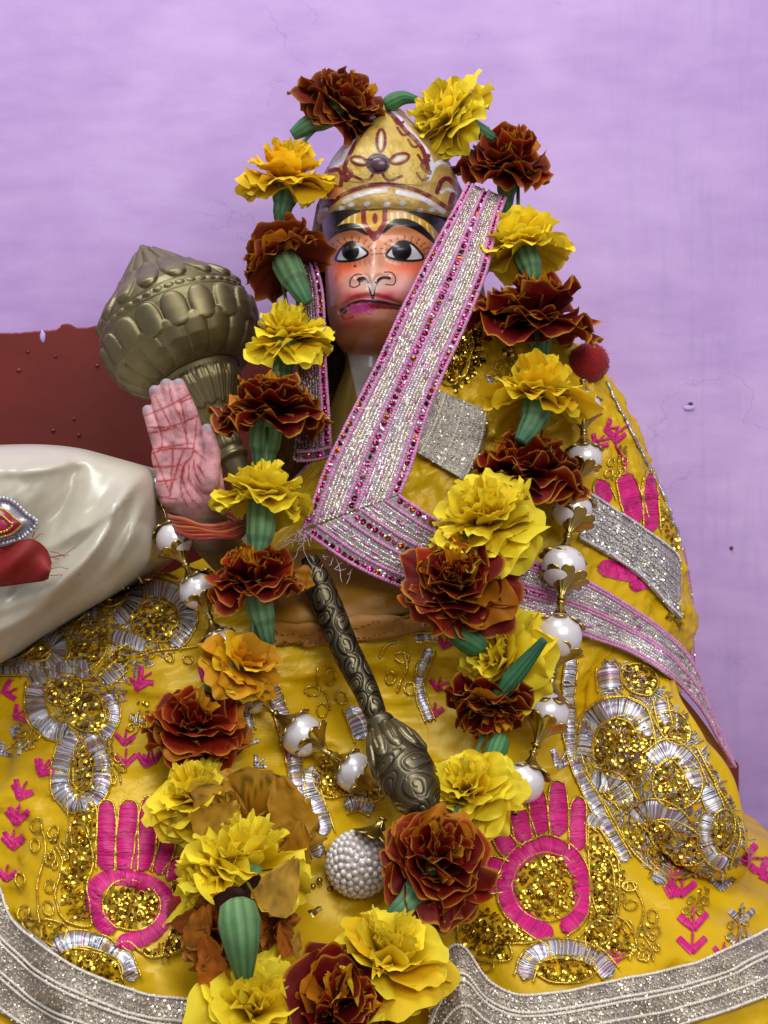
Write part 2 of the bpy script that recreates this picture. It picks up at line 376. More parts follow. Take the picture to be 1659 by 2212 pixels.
# ------------------------------------------------------------------ statue: head and torso
statue = thing('deity_statue', (0.0, 0.02, -0.30), 'seated painted statue with pointed gold crown and raised pink palm', 'statue')
def smooth_rows(R, n):
    R = np.asarray(R, float); t = np.linspace(0, 1, n)
    v = R[0, 0] + (R[-1, 0] - R[0, 0]) * t; out = [v]
    for k in range(1, R.shape[1]):
        y = np.interp(v, R[:, 0], R[:, k]); w = max(3, n // 40); ker = np.hanning(w + 2)[1:-1]; ker /= ker.sum()
        out.append(np.convolve(np.pad(y, w, mode='edge'), ker, 'same')[w:-w])
    return np.stack(out, 1)
HEAD = [(395, 838, 135, .040, .045), (440, 836, 146, .043, .05), (500, 833, 137, .046, .05), (560, 830, 129, .047, .05), (620, 825, 121, .048, .05),
        (680, 815, 107, .049, .045), (720, 808, 92, .046, .04), (745, 803, 72, .040, .035), (758, 798, 58, .030, .03), (772, 797, 50, .016, .03),
        (800, 797, 53, .017, .03), (850, 800, 75, .026, .035), (900, 812, 105, .033, .04), (1000, 830, 150, .040, .045), (1150, 830, 200, .045, .05), (1400, 830, 230, .05, .05)]
hr = np.vstack([smooth_rows([h for h in HEAD if h[0] <= 800], 330), smooth_rows([h for h in HEAD if h[0] >= 800], 70)[1:]])
na_f, na_b = 330, 50
ang = np.r_[np.linspace(-PI * 0.5, PI * 0.5, na_f, endpoint=False), np.linspace(PI * 0.5, PI * 1.5, na_b, endpoint=False)]   # 0 = front
x = (hr[:, 1][:, None] - 829.5) * S0 + hr[:, 2][:, None] * S0 * np.sin(ang)[None]
front = np.cos(ang)[None] > 0
y = np.where(front, -hr[:, 3][:, None] * np.abs(np.cos(ang)[None]) ** 0.85, hr[:, 4][:, None] * np.abs(np.cos(ang)[None]))
z = np.repeat(((1106 - hr[:, 0]) * S0)[:, None], len(ang), 1)
V = np.stack([x, y, z], 2).reshape(-1, 3); q = PX(V); fm = np.repeat((np.cos(ang) > 0.02)[None], len(hr), 0).ravel() * 1.0
d = m_gauss(q, (800, 655), 72, 48, .0165) + m_gauss(q, (806, 606), 24, 24, .007) + m_gauss(q, (808, 565), 15, 40, .005)
d += m_gauss(q, (760, 543), 30, 18, .0045) + m_gauss(q, (872, 541), 34, 18, .0045) - m_gauss(q, (745, 545), 55, 34, .002) - m_gauss(q, (890, 545), 55, 34, .002)
d += m_gauss(q, (760, 497), 45, 10, .0025) + m_gauss(q, (880, 489), 50, 10, .0025) + m_gauss(q, (722, 625), 25, 40, .003) + m_gauss(q, (900, 620), 30, 40, .004)
d += m_gauss(q, (797, 705), 55, 22, .005)
mouth = Z2([(440, 1650), (500, 1597), (580, 1566), (680, 1562), (760, 1572), (900, 1602)])
dm, _ = dist_poly(q, spline(mouth, 5)); d -= .0035 * np.exp(-(dm / 5.0) ** 2)
nl = spline(Z2([(560, 1400), (600, 1390), (640, 1400), (680, 1530)]), 4); nr = spline(Z2([(680, 1530), (700, 1440), (740, 1395), (805, 1388)]), 4)
for pl in (nl, nr):
    dd, _ = dist_poly(q, pl); d -= .0016 * np.exp(-(dd / 4.0) ** 2)
d += m_gauss(q, (773, 603), 15, 13, .003) + m_gauss(q, (840, 600), 15, 13, .003)
V[:, 1] -= d * fm; q = PX(V)
C = np.zeros((len(V), 4)); C[:, :3] = L('#d68a5c'); fl = fbm(q[:, 0] / 22, q[:, 1] / 22, 4)
gm = lambda c, sx, sy, a: np.clip(m_gauss(q, c, sx, sy, a) * (1 + 0.8 * fl), 0, 1)
lay(C, np.clip((q[:, 1] - 545) / 60, 0, 1) * np.clip((760 - q[:, 1]) / 60, 0, 1), L('#dc9e8c'))
lay(C, gm((712, 600), 38, 45, .95), L('#e06c3c')); lay(C, gm((915, 580), 48, 45, .9), L('#e4683e')); lay(C, gm((750, 575), 40, 14, .9), L('#e2562e')); lay(C, gm((880, 577), 45, 13, .9), L('#e6603a'))
lay(C, gm((806, 575), 20, 55, .85), L('#d5a088')); lay(C, gm((810, 612), 40, 16, .8), L('#d9b8ac')); lay(C, gm((880, 620), 40, 22, .7), L('#dcaaa4')); lay(C, gm((745, 625), 30, 22, .6), L('#d49a8c'))
lay(C, gm((770, 642), 38, 14, .9), L('#c03a52')); lay(C, gm((838, 642), 38, 15, .9), L('#bc3650'))
lay(C, gm((780, 700), 70, 24, .8), L('#cf7a60')); lay(C, gm((860, 720), 50, 50, .5), L('#c0605c')); lay(C, gm((775, 752), 90, 14, .8), L('#a04a40'))
lay(C, gm((755, 690), 30, 18, .5), L('#c8406a'))
hair = Z2([(268, 1330), (284, 1180), (312, 1110), (400, 990), (520, 900), (650, 870), (800, 860), (930, 875), (1080, 940), (1180, 1030), (1230, 1120), (1240, 1350)])
inside = m_poly(q, [tuple(p) for p in spline(hair, 6)] + [(965, 800), (690, 800)])
browline = Z2([(300, 1400), (325, 1200), (370, 1090), (440, 1030), (540, 1000), (640, 1050), (700, 1100), (760, 1040), (830, 972), (930, 965), (1050, 1010), (1150, 1110), (1170, 1350)])
yel = inside * (1 - m_poly(q, [tuple(p) for p in spline(browline, 6)] + [(930, 800), (720, 800)])) * (q[:, 1] < 600)
lay(C, yel, L('#cf9a1e'))
for X_, Y0, Y1 in [(415, 960, 1020), (460, 940, 1000), (505, 915, 985), (550, 900, 975), (825, 895, 960), (870, 895, 950), (925, 900, 955), (980, 920, 975), (1035, 950, 1010), (1090, 985, 1040), (345, 1060, 1130), (1130, 1030, 1080)]:
    lay(C, m_stroke(q, Z2([(X_, Y0), (X_ + (X_ - 700) * .03, Y1)]), 4), L('#e8ddbb'), .85)
lay(C, m_stroke(q, hair, 8.5), L('#120f12'))
lay(C, m_stroke(q, Z2([(335, 1115), (390, 1045), (470, 1008), (560, 1008), (640, 1062)]), 17, .75), L('#101018'))
lay(C, m_stroke(q, Z2([(762, 1045), (830, 978), (920, 968), (1010, 1000), (1085, 1055), (1155, 1125)]), 17, .65), L('#101018'))
tr = L('#7c1a20')
lay(C, m_poly(q, Z2([(590, 880), (795, 880), (770, 1000), (700, 1110), (630, 1000)])), L('#d2a024'))
lay(C, m_stroke(q, Z2([(612, 880), (615, 970), (690, 1085)]), 11, sm=False), tr); lay(C, m_stroke(q, Z2([(775, 880), (772, 970), (700, 1085)]), 11, sm=False), tr)
lay(C, m_poly(q, Z2([(630, 1035), (760, 1035), (735, 1085), (690, 1118), (660, 1085)])), tr); lay(C, m_ell(q, Z2([(700, 940)])[0], 6, 12), tr)
lay(C, m_poly(q, Z2([(655, 985), (745, 985), (695, 1040)])), L('#cf9c20'))
for pts, ic, rx, ry in ((Z2([(405, 1252), (450, 1160), (520, 1118), (590, 1150), (645, 1205), (580, 1245), (500, 1262)]), (757, 542), 19, 21),
                        (Z2([(785, 1218), (850, 1140), (910, 1112), (990, 1140), (1065, 1235), (1000, 1258), (880, 1252)]), (868, 541), 21.5, 22)):
    sp = [tuple(p) for p in spline(pts, 3, True)]; me_ = m_poly(q, sp)
    cx, cy = np.mean(pts, 0)
    lay(C, m_ell(q, (cx, cy - 3), 50, 34, soft=10), L('#b8643c'), .5)
    for k in range(11):                        # painted lashes over the lid
        a = PI * (1.02 + k * 0.098) ; e0 = (cx + 42 * math.cos(a), cy + 4 + 28 * math.sin(a)); e1 = (cx + 55 * math.cos(a - .05), cy + 4 + 39 * math.sin(a - .05))
        lay(C, m_stroke(q, [e0, e1], 2.6), L('#2a1512'), .85)
        a += .049; lay(C, m_ell(q, (cx + 48 * math.cos(a), cy + 4 + 33 * math.sin(a)), 3.2, 3.2), L('#d09468'), .8)
    for k in range(8):
        xx = cx - 34 + k * 10; lay(C, m_stroke(q, [(xx, cy + 16), (xx + (xx - cx) * .12, cy + 27)], 1.8), L('#3a1712'), .45)
    lay(C, me_, L('#d5d6da')); lay(C, me_ * m_ell(q, ic, rx, ry), L('#07070a'))
    lay(C, m_stroke(q, sp + sp[:1], 5.5, sm=False), L('#0a0a0d'))
    lay(C, m_ell(q, (ic[0] - rx * .35, ic[1] - ry * .35), 2.6, 2.6), L('#50505a'), .7)
for pts, w in ((Z2([(510, 1450), (515, 1400), (555, 1362), (600, 1362)]), 2.6), (Z2([(510, 1450), (540, 1462), (585, 1440), (580, 1415)]), 2.6), (Z2([(770, 1345), (825, 1348), (856, 1395), (840, 1440), (780, 1438)]), 2.6),
               (Z2([(575, 1400), (610, 1388), (640, 1410), (660, 1470), (682, 1535)]), 6), (Z2([(682, 1535), (692, 1470), (720, 1410), (760, 1385), (808, 1390)]), 7), (Z2([(682, 1480), (684, 1560)]), 5)):
    lay(C, m_stroke(q, pts, w), L('#120e12'))
lay(C, m_poly(q, Z2([(640, 1430), (712, 1430), (684, 1515)])), L('#d6c4c0'), .8)
lay(C, m_ell(q, Z2([(590, 1400)])[0], 8, 6), L('#160f14'), .8)
lay(C, m_poly(q, Z2([(600, 1575), (700, 1572), (890, 1605), (880, 1630), (760, 1622), (620, 1625)])), L('#84202a'))
lay(C, m_stroke(q, mouth, 7.5, .4), L('#130b10'))
for k in range(60):
    uu, vv = random.gauss(772, 15), random.gauss(668, 6); aa = random.uniform(-.6, .3)
    lay(C, m_stroke(q, [(uu, vv), (uu + 9 * math.cos(aa), vv + 9 * math.sin(aa))], 3, soft=2), L('#d63aa8'), .9)
lay(C, m_ell(q, (742, 672), 8, 7), L('#4a4446')); lay(C, m_stroke(q, Z2([(440, 1660), (470, 1700), (540, 1680)]), 4), L('#c33b28'))
lay(C, m_ell(q, (767, 575), 3.5, 2.5), L('#1a1010'))
body = q[:, 1] > 752 + 14 * (1 - ((q[:, 0] - 795) / 80) ** 2)
lay(C, (1 - inside) * (q[:, 1] > 430), L('#14100f')); lay(C, body * 1.0, L('#9d9893'))
goldm = body * (q[:, 0] < 752 + (q[:, 1] - 770) * .22); lay(C, goldm, L('#8a6f2c')); C[:, 3] = goldm * .6
C[:, 3] *= 1.0
mb = MB(); mb.add(V, grid_faces(len(hr), len(ang), True)[:, ::-1], C)
mb.build('body', MT['paint'], statue, label='orange and pink monkey-faced head with painted eyes')

# ------------------------------------------------------------------ crown
CR = np.array([(.1838, .0440), (.1848, .0454), (.187, .0462), (.1935, .0461), (.1965, .0457), (.199, .0453), (.2055, .0452), (.216, .0440), (.225, .0395), (.2335, .0335), (.2405, .0270), (.2475, .0205), (.2555, .0128), (.2600, .0095), (.2630, .0060), (.2645, .0005)])
zz = np.linspace(CR[0, 0], CR[-1, 0], 300); rr = np.interp(zz, CR[:, 0], CR[:, 1]); k5 = np.hanning(13); k5 /= k5.sum(); rr[6:-6] = np.convolve(rr, k5, 'same')[6:-6]
a = np.r_[np.linspace(-PI / 2, PI / 2, 320, endpoint=False), np.linspace(PI / 2, 1.5 * PI, 50, endpoint=False)]
x = .0036 + rr[:, None] * np.sin(a)[None]; y = .004 - rr[:, None] * 1.12 * np.cos(a)[None]; z = np.repeat(zz[:, None], len(a), 1)
V = np.stack([x, y, z], 2).reshape(-1, 3); q = PX(V)
panelL = Z2([(735, 130), (640, 240), (560, 350), (500, 470), (470, 560), (480, 660)]); panelR = Z2([(790, 128), (870, 225), (920, 315), (1000, 375), (1065, 470), (1090, 560), (1050, 690)])
panel = m_poly(q, panelL + panelR[::-1]); fr = (y.ravel() < .004) * 1.0
rim = .0003 * panel * fr + .0009 * np.exp(-((z.ravel() - .190) / .0035) ** 2) + .0006 * fbm(q[:, 0] / 14, q[:, 1] / 14, 9) * 2
out = np.stack([np.tile(np.sin(a), len(zz)), -np.tile(np.cos(a), len(zz)), np.zeros(len(V))], 1); V = V + out * rim[:, None]; q = PX(V)
C = np.zeros((len(V), 4)); C[:, :3] = L('#b3924c'); C[:, 3] = 0.12; fl = fbm(q[:, 0] / 18, q[:, 1] / 18, 12)
lay(C, panel, L('#bf9f44')); lay(C, np.clip(fl * 2.4, 0, 1), L('#8a6a2c'), .6); lay(C, np.clip(-fl * 2.4, 0, 1), L('#c5b064'), .5)
def cstroke(pts, w, c, a_=1.0, taper=0.0, met=0.0):
    m = m_stroke(q, Z2(pts), w * 1.2, taper) * fr * a_; m = np.clip(m * (1 + .5 * np.clip(fl * 3, -1, .2)), 0, 1); lay(C, m, c); C[:, 3] = C[:, 3] * (1 - m) + met * m
wh = L('#c9c6d6'); rd = L('#64101a')
cstroke([(720, 140), (620, 240), (530, 350), (455, 490), (400, 540), (360, 530)], 9, wh); cstroke([(420, 440), (400, 500), (370, 540)], 11, wh, .8)
cstroke([(830, 130), (900, 200), (980, 300), (1060, 390), (1110, 470), (1130, 560), (1110, 630)], 8, wh); cstroke([(1100, 640), (1150, 540), (1220, 510), (1290, 550)], 8, wh)
cstroke([(735, 130), (640, 240), (560, 360), (500, 470), (470, 560), (480, 650)], 7.5, rd)
cstroke([(790, 128), (870, 200), (935, 280), (1000, 340), (1065, 430), (1100, 560)], 8, rd)
for (x_, y_) in [(905, 300), (985, 390), (1060, 505), (1050, 640), (865, 215)]: cstroke([(x_ - 35, y_ - 45), (x_ + 5, y_ + 10), (x_ + 50, y_ - 5)], 5, rd)
cstroke([(1100, 470), (1060, 540), (1110, 590)], 10, rd, .9); cstroke([(470, 560), (520, 600), (480, 650)], 9, rd, .9)
for (x_, y_, rx, ry, ro) in [(745, 350, 44, 95, 0.03), (580, 505, 75, 42, .25), (885, 488, 85, 48, -.3)]:
    c0 = Z2([(x_, y_)])[0]; m1 = m_ell(q, c0, rx * .286, ry * .286, ro) * fr; m2 = m_ell(q, c0, (rx - 24) * .286, (ry - 24) * .286, ro)
    lay(C, m1 * (1 - m2), rd); C[:, 3] *= 1 - m1 * (1 - m2); m3 = m_ell(q, c0, (rx - 34) * .22, (ry - 34) * .25, ro); lay(C, m3, wh); C[:, 3] *= 1 - m3
c0 = Z2([(722, 525)])[0]; m1 = m_ell(q, c0, 26, 23) * fr; lay(C, m1, L('#4a2a38')); C[:, 3] *= 1 - m1; lay(C, m_ell(q, (c0[0] + 2, c0[1] - 1), 14, 11), L('#8a6a58')); lay(C, m_ell(q, (c0[0] + 5, c0[1] - 4), 7, 4), L('#d8cda8'))
for s_ in (-1, 1): cstroke([(720 + 30 * s_, 590), (720 + 60 * s_, 640), (720 + 110 * s_, 650), (720 + 180 * s_, 620)], 5.5, rd)
cstroke([(310, 880), (400, 800), (500, 740), (640, 695), (780, 680), (950, 708), (1100, 765), (1260, 870)], 8, rd)
cstroke([(470, 810), (560, 765), (680, 735), (780, 725)], 8, wh, .7); cstroke([(870, 740), (990, 765), (1100, 810), (1220, 890)], 8, wh, .9)
for x_, y_ in [(380, 905), (450, 860), (520, 835), (640, 828), (790, 832), (910, 822), (1040, 880), (1130, 878), (1200, 930)]:
    m = m_ell(q, Z2([(x_, y_)])[0], 7, 5, -.3) * fr; lay(C, m, wh, .85); C[:, 3] *= 1 - m
cstroke([(1170, 740), (1200, 660), (1250, 640), (1310, 700), (1340, 800)], 9, rd); cstroke([(1200, 740), (1250, 715), (1310, 750)], 6, wh); cstroke([(1290, 760), (1270, 840), (1320, 860)], 10, rd)
cstroke([(360, 580), (420, 570), (450, 620), (440, 690)], 8, rd); cstroke([(280, 800), (310, 720), (330, 790)], 6, wh); cstroke([(250, 830), (300, 880), (330, 870)], 7, wh, .8)
mb = MB(); mb.add(V, grid_faces(len(zz), len(a), True)[:, ::-1], C)
mb.build('crown', MT['crown'], statue, label='pointed gold crown with dark red painted flower')
# a bulging jewel in the crown's painted flower and the beaded edge over the brow
c0 = P(819, 354, -.0475); mb = MB(); sphere(mb, c0, .0042, L('#4a2a38'), sy=(1.2, .5, 1)); mb.build('crown_jewel', MT['paint'], statue)

# red pedestal behind the dress
mb = MB(); x0, x1 = P(300, 0, .09)[0], P(1572, 0, .09)[0]
mb.add(np.array([[x0, .06, -.30], [x1, .06, -.30], [x1, .115, -.30], [x0, .115, -.30], [x0, .06, -.175], [x1, .06, -.175], [x1, .115, -.17], [x0, .115, -.17]]),
       np.array([[0, 3, 2, 1], [4, 5, 6, 7], [0, 1, 5, 4], [1, 2, 6, 5], [2, 3, 7, 6], [3, 0, 4, 7]]), (0.3, 0.1, 0.06))
pb = mb.build('pedestal', MT['dado'], statue, smooth=False)
bv = pb.modifiers.new('bevel', 'BEVEL'); bv.width = .004; bv.segments = 3

# ------------------------------------------------------------------ raised hand (one skin over finger and palm masses)
def remesh(name, mb, voxel, it=6, fac=0.6):
    me, o = mb.mesh(name, True); tmp = bpy.data.objects.new('tmp', me); col.objects.link(tmp); tmp.matrix_basis = Matrix.Translation(o)
    r = tmp.modifiers.new('r', 'REMESH'); r.mode = 'VOXEL'; r.voxel_size = voxel; r.use_smooth_shade = True
    s = tmp.modifiers.new('s', 'SMOOTH'); s.iterations = it; s.factor = fac
    dg = bpy.context.evaluated_depsgraph_get(); ev = tmp.evaluated_get(dg); m2 = bpy.data.meshes.new_from_object(ev)
    n = len(m2.vertices); co = np.empty(n * 3, np.float32); m2.vertices.foreach_get('co', co); co = co.reshape(-1, 3).astype(float) + np.array(o)
    F = {3: [], 4: []}
    for p in m2.polygons: F[len(p.vertices)].append(tuple(p.vertices))
    nrm = np.empty(n * 3, np.float32); m2.vertices.foreach_get('normal', nrm)
    bpy.data.objects.remove(tmp); bpy.data.meshes.remove(me); bpy.data.meshes.remove(m2)
    return co, [np.array(F[k]) for k in F if F[k]], nrm.reshape(-1, 3)
def capsule(mb, a, b, r0, r1, ysq=1.0):
    a = np.array(a, float); b = np.array(b, float); n = max(2, int(np.linalg.norm(b - a) / (min(r0, r1) * .3)) + 1)
    for t in np.linspace(0, 1, n): sphere(mb, a + (b - a) * t, r0 + (r1 - r0) * t, (1, 1, 1), 16, 10, (1, ysq, 1))
YH = -0.105; sh = sc(YH); mb = MB()
def hp(u, v, dy=0.0): return P(u, v, YH) + np.array([0, dy, 0])
for (b0, m0, t0, r) in [((427, 955), (411, 890), (386, 830), 17), ((398, 955), (382, 890), (359, 831), 17.5), ((370, 960), (354, 900), (334, 845), 17), ((346, 970), (333, 925), (318, 886), 15)]:
    capsule(mb, hp(*b0, .002), hp(*m0, -.001), r * 1.12 * sh, r * 1.02 * sh); capsule(mb, hp(*m0, -.001), hp(*t0, .001), r * 1.0 * sh, r * .84 * sh)
capsule(mb, hp(365, 985), hp(388, 1072), 40 * sh, 42 * sh, .45); capsule(mb, hp(410, 980), hp(420, 1072), 48 * sh, 50 * sh, .45)
capsule(mb, hp(440, 985), hp(446, 1065), 36 * sh, 42 * sh, .5); capsule(mb, hp(452, 1040, -.006), hp(462, 980, -.006), 27 * sh, 20 * sh, .7)
capsule(mb, hp(462, 980, -.006), hp(452, 930, -.007), 19 * sh, 14 * sh, .9); capsule(mb, hp(360, 1050, -.003), hp(372, 1075, -.003), 24 * sh, 26 * sh, .6)
capsule(mb, hp(418, 1070, .002), hp(446, 1150, .010), 54 * sh, 50 * sh, .6); capsule(mb, hp(446, 1150, .010), P(520, 1235, -.05), 50 * sh, 46 * sh, .8)
capsule(mb, P(520, 1235, -.05), P(690, 1050, .0), 48 * S0, 55 * S0)
V, F, NR = remesh('hand', mb, .0009, 5)
q = PX(V); C = np.zeros((len(V), 4)); fl = fbm(q[:, 0] / 16, q[:, 1] / 16, 21)
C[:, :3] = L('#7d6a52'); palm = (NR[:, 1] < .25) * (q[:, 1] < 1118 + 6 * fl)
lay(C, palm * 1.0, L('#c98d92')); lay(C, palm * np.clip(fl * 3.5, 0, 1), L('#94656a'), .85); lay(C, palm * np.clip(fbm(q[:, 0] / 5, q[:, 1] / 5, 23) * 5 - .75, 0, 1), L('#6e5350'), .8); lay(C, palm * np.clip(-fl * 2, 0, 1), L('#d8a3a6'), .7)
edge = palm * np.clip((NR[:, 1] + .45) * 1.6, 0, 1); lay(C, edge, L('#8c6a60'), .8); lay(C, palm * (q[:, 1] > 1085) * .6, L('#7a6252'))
redl = L('#98201c')
HL = [[(690, 945), (790, 905), (860, 870), (930, 830)], [(860, 880), (940, 850)], [(700, 1000), (820, 995), (900, 965), (955, 940)], [(705, 1030), (780, 1015), (850, 1000)], [(720, 1105), (850, 1085), (930, 1075)], [(725, 1130), (790, 1105), (930, 1100)],
      [(740, 920), (770, 1010), (780, 1080), (760, 1120)], [(810, 790), (830, 880), (870, 960), (905, 1080)], [(745, 850), (790, 930), (820, 990)], [(870, 880), (890, 980), (900, 1090)], [(830, 1060), (828, 1180), (820, 1320)],
      [(735, 1110), (770, 1200), (815, 1310)], [(885, 1100), (850, 1200), (815, 1330)], [(720, 1185), (800, 1190), (870, 1180)], [(745, 1260), (850, 1250)], [(755, 1330), (850, 1345)],
      [(945, 970), (935, 1080), (920, 1140), (880, 1190), (870, 1300), (900, 1380)], [(890, 1170), (880, 1260), (920, 1340), (965, 1385)], [(910, 1180), (910, 1250), (950, 1310), (980, 1340)], [(930, 1160), (940, 1220), (970, 1280)], [(935, 1110), (980, 1150), (990, 1160)], [(950, 1180), (985, 1240)]]
for pts in HL: lay(C, palm * m_stroke(q, Z3(pts), 4.2, .3, 1.8) * np.clip(.95 + fl * 1.5, 0, 1), redl)
for u, v in [(384, 822), (357, 824), (449, 922), (312, 884), (330, 838)]: lay(C, m_ell(q, (u, v), 12, 9, soft=5), L('#8e8c94'), .8)
lay(C, m_stroke(q, Z3([(1020, 985), (1035, 1020)]), 8), L('#8a1c1c'))
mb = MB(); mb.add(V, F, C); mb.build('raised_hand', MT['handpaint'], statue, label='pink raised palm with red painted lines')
# ------------------------------------------------------------------ wrist threads
mb = MB()
for k in range(6):
    pts = []
    for t in np.linspace(0, 2 * PI, 60):
        uu = 446 + 84 * math.cos(t); vv = 1122 + 6 * k - 12 + 26 * math.sin(t) * .9 + 10 * math.cos(t) * .6 + 3 * math.sin(5 * t + k)
        pts.append(P(uu, vv, YH + .006 - .030 * math.sin(t)))
    tube(mb, np.array(pts), .0011, L(['#a84a1c', '#8c2418', '#b5601c', '#932a14', '#a83c16', '#7c1e16'][k]), 6, .003, .25, False)
wr = mb.build('wrist_thread', MT['cord'], label='orange and red thread tied round the raised wrist', category='thread')

# ------------------------------------------------------------------ large brass mace (left)
def mace_frame(tip, direction, y, lean):
    """axis from tip downwards along pixel direction, tip leaning away from the viewer"""
    d = np.array([direction[0], 0, -direction[1]]); d /= np.linalg.norm(d)
    ax = Vector((d[0] * math.cos(lean), -math.sin(lean), d[2] * math.cos(lean)))       # pointing from tip to shaft
    zq = -ax; xq = Vector((0, -1, 0)) - zq * zq.dot(Vector((0, -1, 0))); xq.normalize(); yq = zq.cross(xq)
    M = Matrix.Identity(4)
    for i in range(3): M[i][0] = xq[i]; M[i][1] = yq[i]; M[i][2] = zq[i]
    t = P(*tip, y); M.translation = Vector(t)
    return M
yT = 0.020; lean = math.radians(14); M1 = mace_frame((306, 530), (.42, .907), yT, lean)
kz = 1.035 * .4493 * sc(0.0) / math.cos(lean)          # metres along the axis per detail pixel
kr = .4493 * sc(-.01)
mace = thing('brass_mace', P(395, 700, 0.0), 'large dull brass mace with petal-embossed bulb and conical tip behind the raised palm', 'mace', None)
prof = np.array([(0, 2), (3, 12), (12, 20), (60, 62), (120, 120), (180, 176), (230, 214), (275, 262), (320, 316), (360, 350), (420, 374), (480, 382), (540, 374), (600, 352), (650, 318), (690, 270), (712, 232), (720, 214), (716, 196), (735, 186), (760, 178)], float)
def dens(prof, n):
    d = np.r_[0, np.cumsum(np.hypot(np.diff(prof[:, 0]), np.diff(prof[:, 1])))]; t = np.linspace(0, d[-1], n)
    q = np.stack([np.interp(t, d, prof[:, 0]), np.interp(t, d, prof[:, 1])], 1); w = np.hanning(9)[1:-1]; w /= w.sum()
    for k in (0, 1): q[5:-5, k] = np.convolve(q[:, k], w, 'same')[5:-5]
    return q
def petals(a0, a1, n, amp, ph=0.0, up=True, pw=.5):
    def f(a, th):
        t = ((th * n / (2 * PI) + ph) % 1) - .5; s = np.clip((a - a0) / (a1 - a0), 0, 1)
        s2 = s if up else 1 - s
        wid = .47 * np.sqrt(np.clip(1 - np.clip((s2 - .45) / .55, 0, 1) ** 2, 0, 1)) * np.clip(s2 * 6 + .45, 0, 1)
        h = np.sqrt(np.clip(1 - (t / np.maximum(wid, .02)) ** 2, 0, 1)) * (np.abs(t) < wid)
        return amp * h ** .8 * ((a > a0) & (a < a1)) * np.clip((1 - s2) * 8, 0, 1) ** .5
    return f
fs = [petals(50, 300, 16, 16, 0, True), petals(200, 392, 16, 27, .5, True), petals(452, 610, 18, 22, 0, False), petals(560, 716, 18, 18, .5, False), petals(600, 716, 20, 6, 0, False)]
def emb(z, th):
    a = -z / kz; o = 0
    for f in fs: o = np.maximum(o, f(a, th))
    t = ((th * 44 / (2 * PI)) % 1) - .5
    o = o + 9 * np.sqrt(np.clip(1 - (t / .42) ** 2 - ((a - 422) / 13) ** 2, 0, 1)) + 5 * np.exp(-((a - 400) / 4) ** 2) + 5 * np.exp(-((a - 445) / 4) ** 2)
    return o * kr
pd = dens(prof, 420); mb = MB(); lathe(mb, np.stack([-pd[:, 0] * kz, pd[:, 1] * kr], 1), 520, (.5, .4, .2), M1, emb)
mb.build('mace_head', MT['brass'], mace)
pn = dens(np.array([(735, 186), (760, 190), (800, 176), (850, 140), (910, 100), (960, 76), (985, 70)], float), 120)
fn = petals(742, 900, 14, 10, 0, False); mb = MB(); lathe(mb, np.stack([-pn[:, 0] * kz, pn[:, 1] * kr], 1), 240, (.5, .4, .2), M1, lambda z, th: (fn(-z / kz, th) + 2.0 * np.sin(th * 56) * ((-z / kz) < 900)) * kr)
mb.build('mace_neck', MT['brass'], mace)
ps = dens(np.array([(980, 64), (985, 82), (1000, 90), (1014, 82), (1020, 62), (1035, 60), (1050, 66), (1075, 68), (1085, 60), (1110, 62), (1120, 74), (1135, 74), (1145, 60), (1200, 58), (1400, 56), (1700, 54), (1705, 2)], float), 160)
mb = MB(); lathe(mb, np.stack([-ps[:, 0] * kz, ps[:, 1] * kr], 1), 80, (.5, .4, .2), M1, lambda z, th: 3 * np.abs(np.sin(th * 10)) * ((-z / kz > 1035) & (-z / kz < 1085)) * kr)
mb.build('shaft', MT['brass'], mace)

# ------------------------------------------------------------------ dress: a padded bell of satin over the seated figure
DR = [  # z, x left, x right, front y, back y
    (.128, .020, .085, -.030, .06), (.107, .004, .128, -.040, .075), (.079, -.006, .150, -.050, .09), (.045, -.034, .166, -.060, .10), (.008, -.070, .179, -.068, .105),
    (-.023, -.101, .190, -.075, .11), (-.045, -.150, .195, -.088, .11), (-.060, -.200, .197, -.104, .11), (-.078, -.240, .196, -.116, .11), (-.106, -.275, .188, -.128, .11), (-.152, -.29, .186, -.172, .11),
    (-.183, -.29, .206, -.200, .11), (-.205, -.285, .246, -.226, .11), (-.235, -.285, .272, -.246, .11), (-.298, -.285, .285, -.27, .11)]
dr = np.array(DR)[::-1]; nzr = 230; zz = np.linspace(dr[0, 0], dr[-1, 0], nzr)
def smi(k):
    y = np.interp(zz, dr[:, 0], dr[:, k]); w = np.hanning(15)[1:-1]; w /= w.sum(); return np.convolve(np.pad(y, 8, mode='edge'), w, 'same')[8:-8]
xl, xr, yf, yb = smi(1), smi(2), smi(3), smi(4); na = 420; a = np.linspace(-PI, PI, na, endpoint=False)      # 0 = front
cx = (xl + xr) / 2; rx = (xr - xl) / 2; co, si = np.cos(a), np.sin(a)
x = cx[:, None] + rx[:, None] * np.sign(si) * np.abs(si) ** .92; y = np.where(co > 0, yf[:, None] * np.abs(co) ** .92, yb[:, None] * np.abs(co))
z = np.repeat(zz[:, None], na, 1); A = np.repeat(a[None], nzr, 0)
low = np.clip((-.07 - z) / .14, 0, 1)
fold = low * (.0042 * np.sin(A * 17 + 2.5 * np.sin(z * 22)) + .0026 * np.sin(A * 31 + 40 * z)) + .0030 * fbm(A * 7, z * 60, 31) * 2 + .0014 * fbm(A * 24, z * 190, 33) * 2
fold += .0036 * (np.abs(fbm(A * 11 + 3, z * 85, 41)) * 2.4 - .35) + .0016 * (np.abs(fbm(A * 30, z * 200, 45)) * 2.4 - .3)
rg = np.clip(1 - 3.2 * np.abs(fbm(x * 26 + 4, z * 34 + y * 14, 61)), 0, 1); rg2 = np.clip(1 - 3.0 * np.abs(fbm(x * 60, z * 80 + y * 30 + 7, 63)), 0, 1)
